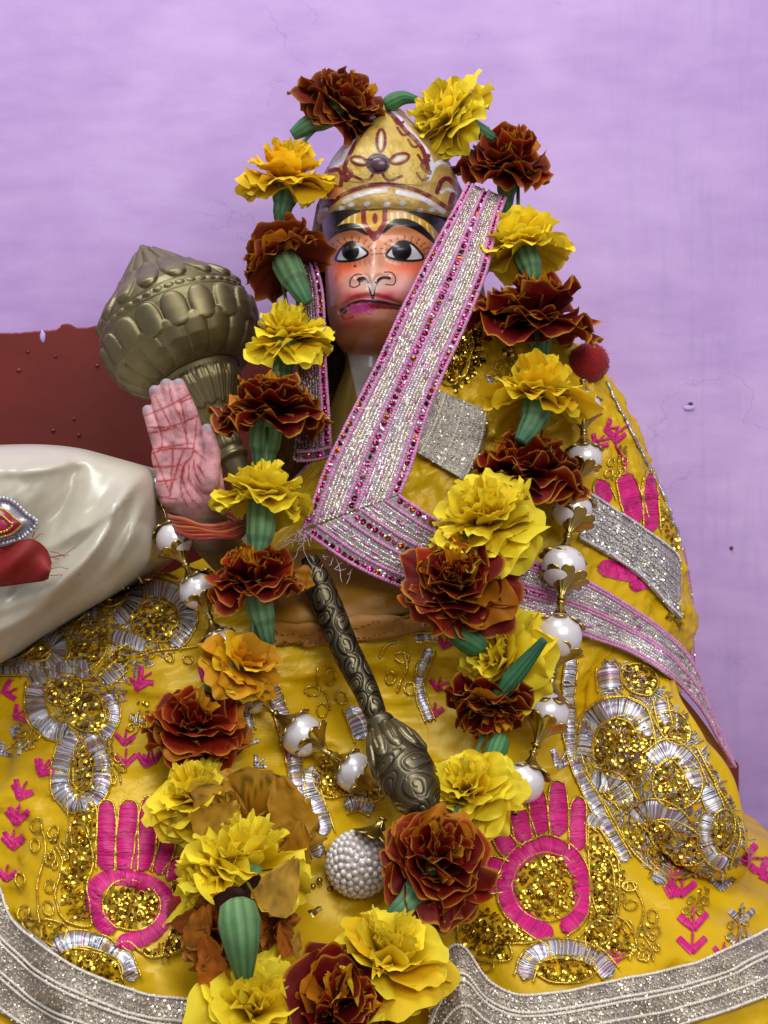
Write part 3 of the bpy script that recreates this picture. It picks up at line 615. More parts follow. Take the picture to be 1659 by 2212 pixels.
rg3 = np.clip(1 - 2.6 * np.abs(fbm(x * 11 + 2, z * 16 + y * 7, 67)), 0, 1)
fold += (.0045 * rg ** 2 + .0014 * rg2 ** 2 + .0070 * rg3 ** 3) * np.clip(co, .15, 1)[None] * np.clip((.02 - z) / .05, .25, 1)
y = y + np.where(co > 0, 1.0, 0.0)[None] * .030 * np.exp(-((x + .022) / .058) ** 2) * np.clip((-.055 - z) / .04, 0, 1) * np.clip((z + .250) / .05, 0, 1)
nx_ = unit(np.stack([np.sin(A) * 1.0, -np.cos(A), np.zeros_like(A)], 2))
V = (np.stack([x, y, z], 2) + nx_ * fold[:, :, None]).reshape(-1, 3); Vd = V
base = L('#cfa60c'); C = np.tile(base, (len(V), 1)); fl = fbm(A.ravel() * 5, z.ravel() * 40, 51)
C = C * (1 + .25 * fl)[:, None]
dress = thing('embroidered_dress', (0, -.02, -.298), 'yellow satin dress with pink, gold and silver embroidery on the seated statue', 'dress')
mb = MB(); Fd = [grid_faces(nzr, na, True)]
topc = np.arange((nzr - 1) * na, nzr * na)
mb.add(V, Fd, C); mb.build('skirt', MT['satin'], dress)
# right sleeve: a flattened hanging tube
ax = spline([(1322, 1270, 40), (1330, 1330, 72), (1340, 1385, 86), (1352, 1450, 94), (1376, 1550, 106), (1424, 1660, 118), (1492, 1760, 112), (1552, 1838, 78), (1590, 1880, 34), (1600, 1895, 6)], 6)
ys = np.interp(ax[:, 1], [1270, 1385, 1500, 1700, 1880], [-.050, -.074, -.106, -.130, -.140]); na2 = 90; a2 = np.linspace(0, 2 * PI, na2, endpoint=False); rows = []
tg = unit(np.gradient(ax[:, :2], axis=0))
for i in range(len(ax)):
    c = P(ax[i, 0], ax[i, 1], ys[i]); r = ax[i, 2] * sc(ys[i]); nv = np.array([tg[i, 1], 0, tg[i, 0]])
    bump = 1 + .05 * np.sin(a2 * 5 + i * .09) + .03 * np.sin(a2 * 9 - i * .15)
    rows.append(c + r * (np.cos(a2) * bump)[:, None] * nv + (r * .55 * np.sin(a2) * bump)[:, None] * np.array([0, -1, 0]))
Vs = np.vstack(rows); Fs = grid_faces(len(ax), na2, True); mb = MB(); mb.add(Vs, Fs, base); mb.build('sleeve', MT['satin'], dress)
# right shoulder mass covered by the dress already; combined surface for laying things on
BV = BVHTree.FromPolygons([Vector(p) for p in np.vstack([Vd, Vs])], [tuple(f) for f in np.vstack([Fd[0], Fs + len(Vd)])])
CAM = Vector((0, -D, 0))
def hit(u, v, off=0.0, miss=None):
    d = Vector(P(u, v, 0.0)) - CAM; d.normalize(); loc, nrm, idx, dist = BV.ray_cast(CAM, d)
    if loc is None:
        return (None, None) if miss is None else (P(u, v, miss), np.array([0, -1., 0]))
    if nrm.dot(d) > 0: nrm = -nrm
    return np.array(loc + nrm * off), np.array(nrm)
def lay_path(pts, off):
    out = []; last = -.08
    for p in pts:
        h, n = hit(p[0], p[1], off)
        if h is None: h = P(p[0], p[1], last)
        last = h[1]; out.append(h)
    out = np.array(out)
    if len(out) > 6:                                     # soften jumps
        w = np.array([.25, .5, .25])
        for k in range(3): out[1:-1, k] = np.convolve(out[:, k], w, 'valid')
    return out

# ------------------------------------------------------------------ embroidery kit
PINK = L('#c80f72'); GOLD = L('#d2b040'); SILV = L('#c4c0c4')
def jit(c, n, a): return np.clip(np.asarray(c)[None] * (1 + RNG.uniform(-a, a, (n, 1))) + RNG.uniform(-.02, .02, (n, 3)) * a, 0.001, 1)
def cord(pts, r=2.6, c=GOLD, closed=False, parent=None, off=.0012, name='gold_cord', sm=True, m='zari'):
    pp = spline(pts, 2.0, closed) if sm else np.asarray(pts, float)
    if closed: pp = np.vstack([pp, pp[:1]])
    w = lay_path(pp, off); s = sc(np.mean(w[:, 1])); mb = MB()
    cc = jit(c, len(w), .35); tube(mb, w, r * s, cc, 6, 6.5 * s, .30)
    return mb.build(name, MT[m], parent or dress)
def stitch(pts, width, c, parent=None, h=.0016, off=.0004, name='silver_stitching', m='silver', pitch=2.6, vary=.4, glit=True, round_ends=True, tip=None):
    """satin stitch: threads laid side by side across a path"""
    pp = spline(pts, pitch); n = len(pp)
    if n < 3: return
    t2 = unit(np.gradient(pp[:, :2], axis=0)); nr = np.stack([-t2[:, 1], t2[:, 0]], 1)
    wv = np.full(n, width / 2.0)
    if pp.shape[1] > 2: wv = pp[:, 2] / 2
    if round_ends:
        d = np.minimum(np.arange(n), np.arange(n)[::-1]) * pitch; k = np.clip(d / (width * .45), 0, 1); wv = wv * np.sqrt(np.clip(1 - (1 - k) ** 2, .05, 1))
    m_ = 6; mb = MB(); sl = np.linspace(-1, 1, m_ + 1)
    cen = []
    rows = []
    for i in range(n):
        sk = RNG.uniform(-1, 1) * pitch * .35; row = []
        for k in sl:
            u = pp[i, 0] + nr[i, 0] * wv[i] * k + t2[i, 0] * sk * k; v = pp[i, 1] + nr[i, 1] * wv[i] * k + t2[i, 1] * sk * k
            hh, nn = hit(u, v, off + h * math.sqrt(max(0, 1 - k * k * .96)) * (0.9 + .2 * RNG.random()))
            if hh is None: hh = row[-1] if row else (rows[-1][0] if rows else P(u, v, -.1))
            row.append(hh)
        rows.append(np.array(row))
    R = np.array(rows); s = sc(R[:, :, 1].mean()); cols = jit(c, n, vary)
    if m == 'silver' and glit:
        pal = np.array([L('#e4e4ec'), L('#a8a4ac'), L('#5c5658'), L('#b07a98'), L('#b89c50'), L('#d0d0d8')]); cols = pal[RNG.choice(6, n, p=[.30, .28, .05, .10, .10, .17])] * RNG.uniform(.75, 1.1, (n, 1))
    R[1:-1] = R[1:-1] * .6 + (R[:-2] + R[2:]) * .2
    nrm = np.array(hit(*pp[n // 2, :2])[1] if hit(*pp[n // 2, :2])[1] is not None else (0, -1, 0))
    tw = np.zeros((n, 1, 3)); dv = np.gradient(R.mean(1), axis=0); tw[:, 0] = dv * .52
    # each thread: a small ridge (three rows) so the light breaks between threads
    ridge = R + nrm * (pitch * s * .38); lo = R - tw; hi = R + tw
    VV = np.stack([lo, ridge, hi], 1).reshape(-1, 3); kk = m_ + 1
    i, j = np.meshgrid(np.arange(n), np.arange(m_), indexing='ij'); b0 = (i * 3 * kk + j).ravel()
    F1 = np.stack([b0, b0 + 1, b0 + kk + 1, b0 + kk], 1); F2 = F1 + kk
    mb.add(VV, [F1, F2], np.repeat(cols, 3 * kk, 0))
    return mb.build(name, MT[m], parent or dress)
def sequins(mask_pts=None, ell=None, r=5.2, c=GOLD, name='sequin_patch', dens_=1.0, parent=None, off=.0010, tilt=.38):
    if ell is not None:
        u0, v0, rx_, ry_, ro = ell; t = np.linspace(0, 2 * PI, 40, endpoint=False)
        mask_pts = np.stack([u0 + rx_ * np.cos(t) * math.cos(ro) - ry_ * np.sin(t) * math.sin(ro), v0 + rx_ * np.cos(t) * math.sin(ro) + ry_ * np.sin(t) * math.cos(ro)], 1)
    mp = np.asarray(mask_pts, float); lo, hi = mp.min(0), mp.max(0); ar = np.prod(hi - lo)
    n = int(ar / (r * r * 1.5) * dens_); pts = RNG.uniform(lo, hi, (n, 2)); pts = pts[m_poly(pts, mp) > .5]
    mb = MB(); k = 7; a_ = np.linspace(0, 2 * PI, k, endpoint=False); Vl = []; Cl = []
    for (u, v) in pts:
        hh, nn = hit(u, v, off * RNG.uniform(.5, 1.9))
        if hh is None: continue
        nn = unit(nn + RNG.normal(0, tilt, 3)); e = unit(np.cross(nn, [.3, .2, .9])); f = np.cross(nn, e); rr_ = r * sc(hh[1]) * RNG.uniform(.8, 1.1)
        Vl.append(np.vstack([hh + nn * rr_ * -.12, hh + rr_ * (np.cos(a_)[:, None] * e + np.sin(a_)[:, None] * f)])); Cl.append(np.repeat(jit(c, 1, .45), k + 1, 0))
    if not Vl: return
    V = np.vstack(Vl); C = np.vstack(Cl); i = np.arange(k); j = (i + 1) % k; f0 = np.stack([np.zeros(k, int), 1 + i, 1 + j], 1)
    F = (f0[None] + (np.arange(len(Vl)) * (k + 1))[:, None, None]).reshape(-1, 3)
    mb.add(V, F, C); return mb.build(name, MT['sequin'], parent or dress, smooth=False, kind='stuff')
def sequin_ell(u, v, rx_, ry_, ro=0, cordr=2.4, **k):
    rx_ *= 1.18; ry_ *= 1.18; sequins(ell=(u, v, rx_, ry_, ro), **k)
    t = np.linspace(0, 2 * PI, 16, endpoint=False)
    cord([(u + rx_ * 1.06 * math.cos(q_) * math.cos(ro) - ry_ * 1.06 * math.sin(q_) * math.sin(ro), v + rx_ * 1.06 * math.cos(q_) * math.sin(ro) + ry_ * 1.06 * math.sin(q_) * math.cos(ro)) for q_ in t], cordr, closed=True)
def band(pts, width, c=SILV, edge=True, **k):
    width *= 1.18; k.setdefault('pitch', 2.4); k.setdefault('h', .0012); stitch(pts, width, c, **k); pp = spline(pts, 6)[:, :2]
    if edge and len(pp) > 3:
        t2 = unit(np.gradient(pp, axis=0)); nr = np.stack([-t2[:, 1], t2[:, 0]], 1)
        for s_ in (-1, 1): cord(pp + nr * s_ * width * .54, 2.2)
def arrow(u, v, ang_=0.0, size=22, c=PINK, m='silk', name='pink_stitch'):
    ca, sa = math.cos(ang_), math.sin(ang_)
    R = lambda x_, y_: (u + x_ * ca - y_ * sa, v + x_ * sa + y_ * ca)
    for s_ in (-1, 1):
        stitch([R(0, size * .45), R(s_ * size * .5, -size * .05), R(s_ * size * .95, -size * .5)], size * .52, c, h=.0008, m=m, name=name, pitch=2.4, vary=.25, round_ends=False)
    cord([R(0, size * .5), R(0, -size * .2), R(size * .05, -size * 1.0)], 2.4, c, m='silk' if m == 'silk' else 'zari', name=name)
def loop(u, v, r, ro=0.0):
    t = np.linspace(0, 2 * PI, 10, endpoint=False); ca, sa = math.cos(ro), math.sin(ro)
    cord([(u + r * math.cos(x_) * ca - r * .7 * math.sin(x_) * sa, v + r * math.cos(x_) * sa + r * .7 * math.sin(x_) * ca) for x_ in t], 2.2, closed=True)

def fill_threads(poly, n, name='silver_thread_fill', ln=(10, 20), pal=('#d8d8e0', '#b4b0b4', '#b89c50', '#a87890', '#8c8680')):
    """dense short metallic stitches under the raised motifs"""
    mp = np.asarray(poly, float); lo, hi = mp.min(0), mp.max(0); pts = RNG.uniform(lo, hi, (n, 2)); pts = pts[m_poly(pts, mp) > .5]; mb = MB(); cols = [L(h_) for h_ in pal]
    for u, v in pts:
        a_ = 6.28 * vn(u / 45 + 3, v / 45, 91) * 1.5 + RNG.normal(0, .25); L_ = RNG.uniform(*ln) / 2; w_ = []
        for t in (-1, 0, 1):
            h_, n_ = hit(u + t * L_ * math.cos(a_), v + t * L_ * math.sin(a_), .0008 if t == 0 else .0003)
            if h_ is not None: w_.append(h_)
        if len(w_) == 3 and max(abs(w_[0][1] - w_[2][1]), 0) < .012: tube(mb, np.array(w_), 1.5 * sc(w_[1][1]), cols[RNG.integers(len(cols))] * RNG.uniform(.7, 1.1), 4, caps=False)
    return mb.build(name, MT['silver'], dress, kind='stuff')
fill_threads(Z5([(-10, 640), (120, 580), (300, 430), (480, 260), (600, 200), (860, 230), (950, 420), (860, 560), (640, 690), (560, 900), (510, 1250), (380, 1340), (280, 1240), (310, 1000), (160, 880), (130, 700)]), 2600)
fill_threads(Z6([(890, 290), (1000, 300), (1180, 430), (1285, 560), (1450, 860), (1590, 1130), (1520, 1250), (1350, 1290), (1180, 1330), (1010, 1170), (830, 1020), (780, 760), (800, 560), (900, 470)]), 3600)
# left lap cluster
for pts, w in [(Z5([(590, 210), (640, 250), (645, 340), (560, 430)]), 31), (Z5([(690, 265), (800, 275), (890, 340), (905, 430), (830, 545)]), 31), (Z5([(540, 490), (620, 520), (705, 545)]), 28), (Z5([(215, 490), (285, 530), (290, 590), (230, 640)]), 32),
               (Z5([(145, 700), (250, 660), (440, 650)]), 36), (Z5([(180, 720), (175, 850), (240, 940), (330, 965)]), 36), (Z5([(520, 780), (545, 880), (500, 980)]), 26), (Z5([(345, 960), (305, 1080), (295, 1230), (380, 1310), (470, 1250), (495, 1120), (430, 975)]), 32),
               (Z5([(400, 395), (500, 385)]), 27), (Z5([(20, 600), (120, 640), (200, 650)]), 22), (Z5([(500, 720), (590, 640)]), 26)]:
    band(pts, w)
for u, v, a_, b_, ro in [(530, 290, 72, 55, -.3), (752, 430, 98, 78, .2), (425, 530, 75, 118, .35), (150, 560, 78, 44, .3), (312, 755, 75, 58, -.4), (420, 860, 92, 74, .5), (425, 1150, 55, 110, .1), (575, 610, 60, 35, -.8)]:
    u, v = Z5([(u, v)])[0]; sequin_ell(u, v, a_ * .4493, b_ * .4493, ro)
cord(Z5([(-20, 640), (120, 590), (300, 440), (480, 250), (600, 200), (760, 190), (860, 220)]), 2.6); cord(Z5([(660, 600), (760, 570), (880, 560), (1000, 540)]), 2.4)
for u, v in Z5([(720, 585), (815, 600), (905, 612)]): loop(u, v, 11, .6)
for (x_, y_), a_ in [((40, 760), 1.3), ((690, 700), .9), ((215, 1140), .7), ((105, 1235), .6), ((90, 1350), .2), ((65, 1470), .2), ((605, 1095), 0), ((705, 1100), .2), ((1430, 1010), 1.0), ((990, 690), .5)]:
    u, v = Z5([(x_, y_)])[0]; arrow(u, v, a_)
for (x_, y_), a_ in [((70, 950), 1.9), ((110, 1020), 2.4), ((660, 900), .2), ((760, 930), .4), ((1200, 1000), .5), ((1240, 1110), .8), ((20, 1050), 1)]:
    u, v = Z5([(x_, y_)])[0]; arrow(u, v, a_, 17, SILV, 'silver', 'silver_stitch')
# lower left hand-shaped motif
def petal_pads(lst):
    for (p0, p1, w) in lst:
        stitch([p0, ((p0[0] + p1[0]) / 2, (p0[1] + p1[1]) / 2), p1], w, PINK, m='silk', h=.0013, name='embroidered_petal', vary=.34, pitch=2.0)
        d = unit(np.array(p1) - np.array(p0)); n_ = np.array([-d[1], d[0]]); q0 = np.array(p0); q1 = np.array(p1); g = w * .56
        cord([tuple(q1 + n_ * g), tuple((q0 + q1) / 2 + n_ * g), tuple(q0 + n_ * g * .8 + d * 8), tuple(q0 - d * 5), tuple(q0 - n_ * g * .8 + d * 8), tuple((q0 + q1) / 2 - n_ * g), tuple(q1 - n_ * g)], 2.2)
petal_pads([((231, 1736), (231, 1880), 37), ((279, 1736), (272, 1884), 42), ((327, 1726), (306, 1884), 40), ((368, 1806), (341, 1890), 34), ((396, 1858), (362, 1902), 32)])
ringL = [(246, 2018), (212, 1976), (204, 1926), (240, 1896), (304, 1904), (345, 1924), (362, 1965), (335, 2010), (300, 2030), (254, 2040)]
stitch(ringL, 37, PINK, m='silk', h=.0014, name='embroidered_ring', vary=.34, pitch=2.0); sequin_ell(285, 1958, 50, 44, .2)
sequins(Z7([(330, 330), (380, 345), (408, 480), (385, 600), (400, 740), (310, 740), (262, 650), (282, 520), (300, 400)])); cord(Z7([(320, 320), (385, 335), (415, 480), (390, 600), (410, 760), (300, 750), (250, 650), (275, 520), (300, 390)]), 2.6, closed=True)
cord(Z7([(180, 290), (205, 430), (170, 600), (190, 820)]), 2.6)
for u, v in Z7([(165, 320), (240, 350), (160, 410), (228, 470), (95, 560), (225, 590), (110, 705), (215, 690)]): loop(u, v, 15, u * .1)
for (x_, y_), a_ in [((190, 75), .6), ((95, 180), .4), ((75, 290), .1), ((62, 400), 0), ((30, 540), .2)]:
    u, v = Z7([(x_, y_)])[0]; arrow(u, v, a_, 24)
band(Z7([(235, 860), (330, 825), (450, 850), (545, 905), (590, 1000)]), 30); sequin_ell(205, 2085, 52, 26, .35)
cord(Z7([(500, 850), (570, 840), (660, 900), (780, 880)]), 3); sequins(Z7([(600, 880), (760, 840), (780, 900), (690, 910)]))
# lower right motif
petal_pads([((1036, 1918), (1086, 1912), 34), ((1046, 1866), (1092, 1882), 36), ((1074, 1796), (1106, 1846), 38), ((1112, 1744), (1136, 1818), 38), ((1156, 1708), (1166, 1804), 38), ((1202, 1692), (1206, 1806), 38), ((1248, 1728), (1246, 1838), 34)])
ringR = [(1192, 2024), (1146, 1998), (1106, 1962), (1094, 1906), (1126, 1850), (1180, 1828), (1230, 1850), (1256, 1908), (1252, 1972), (1214, 2014)]
stitch(ringR, 39, PINK, m='silk', h=.0014, name='embroidered_ring', vary=.34, pitch=2.0); sequin_ell(1180, 1918, 60, 60)
cord([(1208, 2050), (1222, 2026), (1262, 1990), (1276, 1910), (1248, 1840), (1180, 1806), (1108, 1836), (1072, 1904), (1086, 1975), (1140, 2022), (1180, 2046), (1192, 2075)], 2.6)
sequins(Z8([(1040, 380), (1080, 420), (1085, 600), (1060, 685), (960, 690), (1005, 640), (1010, 500)])); cord(Z8([(1010, 380), (1050, 375), (1092, 430), (1095, 600), (1065, 695), (950, 700), (1005, 620), (1005, 480)]), 2.6, closed=True)
sequins(Z8([(560, 560), (680, 590), (800, 690), (640, 710)])); cord(Z8([(540, 600), (660, 690), (760, 700), (860, 680)]), 2.6)
band(Z8([(765, 830), (800, 745), (900, 718), (1020, 745), (1085, 815)]), 34); sequin_ell(1222, 2096, 52, 24)
for u, v in Z8([(1155, 490), (1155, 560), (1145, 640), (1235, 600), (1240, 660), (1205, 740), (640, 780)]): loop(u, v, 15, u * .3)
cord(Z8([(1160, 470), (1200, 560), (1190, 640), (1150, 760)]), 2.4)
for (x_, y_), a_ in [((1340, 500), .1), ((1385, 620), -.1), ((1380, 705), 0), ((1590, 390), 1.5), ((1650, 440), 1.2), ((1300, 440), -.2)]:
    u, v = Z8([(x_, y_)])[0]; arrow(u, v, a_, 30)
for (x_, y_), a_ in [((1490, 480), 0), ((1560, 600), 0), ((1550, 690), .1), ((900, 30), .5)]:
    u, v = Z8([(x_, y_)])[0]; arrow(u, v, a_, 26, SILV, 'silver', 'silver_stitch')
# sleeve motifs
for pts, w in [(Z6([(800, 745), (825, 600), (930, 520), (1050, 545), (1115, 645)]), 36), (Z6([(840, 845), (950, 870), (1015, 965)]), 40), (Z6([(1110, 760), (1200, 705), (1290, 770), (1335, 880)]), 32), (Z6([(1030, 1045), (1110, 985), (1210, 1005), (1275, 1075)]), 36),
               (Z6([(1390, 1000), (1370, 1110), (1400, 1190), (1470, 1235)]), 28), (Z6([(1160, 480), (1185, 600)]), 24), (Z6([(920, 320), (935, 440)]), 40), (Z6([(1195, 1240), (1140, 1325)]), 30), (Z6([(830, 1015), (900, 1060)]), 30), (Z6([(1370, 880), (1420, 1000)]), 30)]:
    band(pts, w, jit(SILV, 1, .1)[0])
for u, v, a_, b_, ro in [(1000, 700, 112, 118, .2), (1240, 865, 90, 92, .4), (1240, 1130, 118, 70, .5), (1440, 1085, 46, 84, .2), (1060, 1110, 70, 44, .6), (1225, 610, 70, 50, .9), (1070, 390, 70, 54, .5), (960, 920, 60, 34, .6), (1170, 1220, 70, 40, .7)]:
    u, v = Z6([(u, v)])[0]; sequin_ell(u, v, a_ * .469, b_ * .469, ro)
cord(Z6([(760, 760), (800, 560), (930, 475), (1080, 500), (1140, 650)]), 3); cord(Z6([(790, 800), (900, 960), (1030, 1180), (1180, 1300), (1330, 1280)]), 3); cord(Z6([(1330, 700), (1420, 880), (1520, 1080), (1480, 1250)]), 3)
# gold and silver infill beside the motifs
for pl in ([(372, 1905), (420, 1950), (404, 2040), (352, 2062), (378, 1985)], [(1272, 1790), (1332, 1850), (1330, 1985), (1284, 1960)], [(1000, 1985), (1088, 2028), (1100, 2076), (1004, 2062)], [(1268, 2006), (1340, 1986), (1372, 2056), (1280, 2076)], [(56, 1985), (140, 2000), (128, 2046), (74, 2020)], [(150, 1716), (206, 1740), (206, 1840), (168, 1850)], [(1040, 1700), (1100, 1690), (1100, 1740), (1050, 1790)]):
    sequins(pl, dens_=.9); cord(pl, 2.4, closed=True)
for pl, w in (([(1232, 1420), (1226, 1520), (1240, 1640), (1300, 1770), (1352, 1862)], 22), ([(560, 1440), (598, 1520), (632, 1630), (650, 1750), (690, 1850)], 26), ([(930, 1400), (905, 1480), (930, 1560)], 18), ([(0, 1450), (90, 1452), (150, 1470)], 18), ([(470, 1420), (520, 1490), (540, 1580)], 18)): band(pl, w)
for (u, v, a_) in [(300, 1480, .3), (270, 1600, .1), (330, 1640, -.2), (40, 1545, 1.0), (1450, 1930, .3), (1560, 2060, .1), (1330, 2070, .2)]: arrow(u, v, a_, 20)
# scattered gold sprigs between the motifs
for (u, v, ro) in [(300, 1560, .3), (250, 1665, -.4), (1330, 1930, .4), (1400, 2050, -.3), (1590, 2010, .2), (60, 1600, .6), (130, 1850, -.2), (1010, 1960, .1), (1380, 1780, .2), (1090, 800, .2), (1110, 1050, .5), (1330, 1010, .3), (1500, 1960, .5)]:
    ca, sa = math.cos(ro), math.sin(ro); Rr = lambda x_, y_: (u + x_ * ca - y_ * sa, v + x_ * sa + y_ * ca)
    cord([Rr(0, 30), Rr(5, 5), Rr(-3, -26)], 2.2)
    for (x_, y_) in ((-14, -6), (15, 4), (-12, 18), (13, -20)): loop(*Rr(x_, y_), 9, ro + x_ * .1)
    sequins(ell=(*Rr(0, -38), 12, 12, 0), r=4.6)
# front panel twigs either side of the small mace
cord(ZM([(760, 860), (800, 770), (890, 735)]), 3); cord(ZM([(900, 1130), (950, 1000), (985, 930), (950, 800)]), 2.8); cord(ZM([(265, 930), (280, 1080), (340, 1130), (370, 1270)]), 2.4)
for u, v in ZM([(940, 850), (1085, 915), (855, 1010), (1005, 1100), (230, 1110), (465, 1170), (310, 1270), (370, 1000)]): loop(u, v, 16, u * .21)
for (x_, y_), a_ in [((1225, 1070), .2), ((1190, 1280), .1), ((1275, 740), .3), ((70, 1630), .3)]:
    u, v = ZM([(x_, y_)])[0]; arrow(u, v, a_, 20)
band(ZM([(1040, 690), (1230, 690)]), 14); band(ZM([(540, 1240), (590, 1360), (640, 1500)]), 34); band(ZM([(230, 1720), (210, 1880), (280, 2100), (330, 2250)]), 36); band(ZM([(480, 2010), (600, 1990), (720, 2040)]), 30)
sequin_ell(*ZM([(390, 1780)])[0], 34, 40, .3); sequin_ell(*ZM([(640, 1850)])[0], 40, 26, .3)
# right shoulder: pink petals, twig and lace
petal_pads([(ZR([(490, 1390)])[0], ZR([(560, 1640)])[0], 44), (ZR([(625, 1390)])[0], ZR([(640, 1690)])[0], 32), (ZR([(350, 1420)])[0], ZR([(400, 1540)])[0], 34)])
for pts, w in [(ZR([(350, 1880), (460, 1910), (570, 1930)]), 36), (ZR([(520, 1990), (580, 1980), (650, 1960)]), 28)]: stitch(pts, w, PINK, m='silk', h=.0013, name='embroidered_petal', vary=.22)
for (x_, y_), a_ in [((410, 1140), 1.2), ((450, 1185), .1), ((350, 1215), .6)]:
    u, v = ZR([(x_, y_)])[0]; arrow(u, v, a_, 20)
cord(ZR([(510, 1120), (400, 1190), (330, 1200)]), 2.6, PINK, m='silk', name='pink_stitch'); cord(ZR([(440, 1230), (490, 1310), (500, 1390)]), 2.6, PINK, m='silk', name='pink_stitch')
sequins(ZR([(690, 1520), (790, 1740), (790, 1820), (690, 1690)])); sequins(ZR([(700, 2010), (800, 2090), (810, 2240), (700, 2140)])); cord(ZR([(590, 1600), (600, 1400), (640, 1360), (670, 1480), (690, 1700)]), 2.4)
cord(ZR([(390, 880), (480, 1060), (560, 1220), (640, 1380), (720, 1540), (800, 1760)]), 3.2, SILV)
sequins([(1000, 640), (1060, 660), (1050, 780), (985, 850), (960, 780)], c=L('#a88a30')); sequin_ell(985, 770, 26, 52, .25)
for (u, v) in [(1065, 830), (1050, 700)]: arrow(u, v, .6, 18, SILV, 'silver', 'silver_stitch')

# mustard waist cloth with a stitched double hem
def strip_mesh(mb, eL, eR, n, m, yfun, c, bulge=0.0, uvk=None):
    A_ = resample(spline(eL, 5), n); B_ = resample(spline(eR, 5), n); V = []; UV = []
    for i in range(n):
        for k in range(m):
            t = k / (m - 1); p = A_[i] * (1 - t) + B_[i] * t; V.append(yfun(p, i / (n - 1), t)); UV.append((i, k))
    V = np.array(V).reshape(n, m, 3)
    for _ in range(8): V[1:-1] = V[1:-1] * .5 + (V[:-2] + V[2:]) * .25
    V = V.reshape(-1, 3)
    mb.add(np.array(V), grid_faces(n, m), c, np.array(UV) * .01 if uvk else None); return np.array(V).reshape(n, m, 3)
def on_dress(off):
    def f(p, s, t):
        h, n = hit(p[0], p[1], off)
        return h if h is not None else P(p[0], p[1], -.06)
    return f
mb = MB(); cm = L('#96660a')
strip_mesh(mb, [(560, 1200), (700, 1190), (830, 1190), (1000, 1200)], [(560, 1350), (700, 1345), (830, 1335), (960, 1312)], 60, 16, on_dress(.0025), cm)
strip_mesh(mb, [(560, 1346), (700, 1341), (830, 1331), (960, 1308)], [(570, 1398), (700, 1394), (830, 1380), (960, 1352)], 60, 6, on_dress(.0042), L('#a06c20'))
sash = mb.build('waist_cloth', MT['mustard'], dress)
md = mb.mesh; s_ = sash.modifiers.new('thick', 'SOLIDIFY'); s_.thickness = .0012
for vv in (1358, 1384):
    mb = MB()
    for u in range(575, 960, 11):
        dv = -((u - 560) / 400) ** 2 * 42
        p = lay_path([(u, vv + dv), (u + 6, vv + dv - .5)], .0048); tube(mb, p, .00035, L('#8a5a1c'), 5)
    mb.build('hem_stitches', MT['cord'], dress, kind='stuff')
# ------------------------------------------------------------------ small engraved mace resting head-down on the lap
mace2 = thing('engraved_mace', P(770, 1450, -.13), 'small dark engraved bronze mace resting head down against the waist', 'mace')
pa = np.array([P(668, 1205, -.105), P(700, 1290, -.112), P(745, 1400, -.125), P(790, 1490, -.140), P(822, 1570, -.158)])
def lathe_path(mb, path, rad, nseg, colf, disp=None):
    path = np.asarray(path); t = unit(np.gradient(path, axis=0)); ref = np.array([0, -1., .05]); nn = unit(ref - (t @ ref)[:, None] * t); b = np.cross(t, nn)
    a_ = np.linspace(0, 2 * PI, nseg, endpoint=False); d = np.r_[0, np.cumsum(np.linalg.norm(np.diff(path, axis=0), axis=1))]
    Dm = disp(d[:, None], a_[None]) if disp else np.zeros((len(path), nseg))
    R = rad[:, None] + Dm
    V = (path[:, None] + R[:, :, None] * (np.cos(a_)[None, :, None] * nn[:, None] + np.sin(a_)[None, :, None] * b[:, None])).reshape(-1, 3)
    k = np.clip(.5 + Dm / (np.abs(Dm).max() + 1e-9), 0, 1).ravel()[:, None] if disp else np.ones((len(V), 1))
    mb.add(V, grid_faces(len(path), nseg, True), colf(k)); return d
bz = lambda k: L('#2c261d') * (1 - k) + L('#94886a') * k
def scroll(d, a_, s=1.0):
    """engraved spirals and a ribbed line winding round the shaft"""
    U = a_ / (2 * PI) * 4 / .8; Wv = d / .0125 / s; o = 0
    nzq = vn(U * 1.3 + 5, Wv * 1.1, 83) - .5; U = U + .45 * nzq; Wv = Wv + .5 * (vn(U * 1.1, Wv * 1.2 + 9, 85) - .5)
    tw = U - Wv * .35
    cell_u = tw * .8; iu = np.floor(cell_u); iv = np.floor(Wv + .5 * (iu % 2)); fu = cell_u - iu - .5; fv = Wv + .5 * (iu % 2) - iv - .5
    r = np.hypot(fu * 1.1, fv); th = np.arctan2(fv, fu * ((-1) ** (iv % 2)))
    sp = np.abs(((r * 3.4 + th / (2 * PI)) % 1) - .5)
    line = np.exp(-((sp) / .10) ** 2) * (r < .46) * (r > .06)
    ring_ = np.exp(-((r - .47) / .035) ** 2)
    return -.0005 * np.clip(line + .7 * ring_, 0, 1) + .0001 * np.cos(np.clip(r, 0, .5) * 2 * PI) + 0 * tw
sp_ = spline(pa * 1000, 1.0) / 1000; sp_ = resample3 = np.stack([np.interp(np.linspace(0, 1, 260), np.linspace(0, 1, len(sp_)), sp_[:, k]) for k in range(3)], 1)
tt = np.linspace(0, 1, len(sp_)); rad = np.interp(tt, [0, .05, .12, .3, .34, .6, .95, 1], [20, 27, 33, 34, 33, 30, 23, 22]) * sc(-.13)
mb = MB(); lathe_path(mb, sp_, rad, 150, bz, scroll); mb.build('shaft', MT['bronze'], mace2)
hd = np.stack([np.interp(np.linspace(0, 1, 220), [0, 1], [p0, p1]) for p0, p1 in zip(P(818, 1556, -.156), P(925, 1765, -.205))], 1)
tt = np.linspace(0, 1, 220)
rad = np.interp(tt, [0, .02, .05, .08, .10, .14, .3, .5, .65, .8, .92, 1], [24, 32, 34, 30, 27, 38, 56, 64, 64, 54, 36, 10]) * sc(-.18)
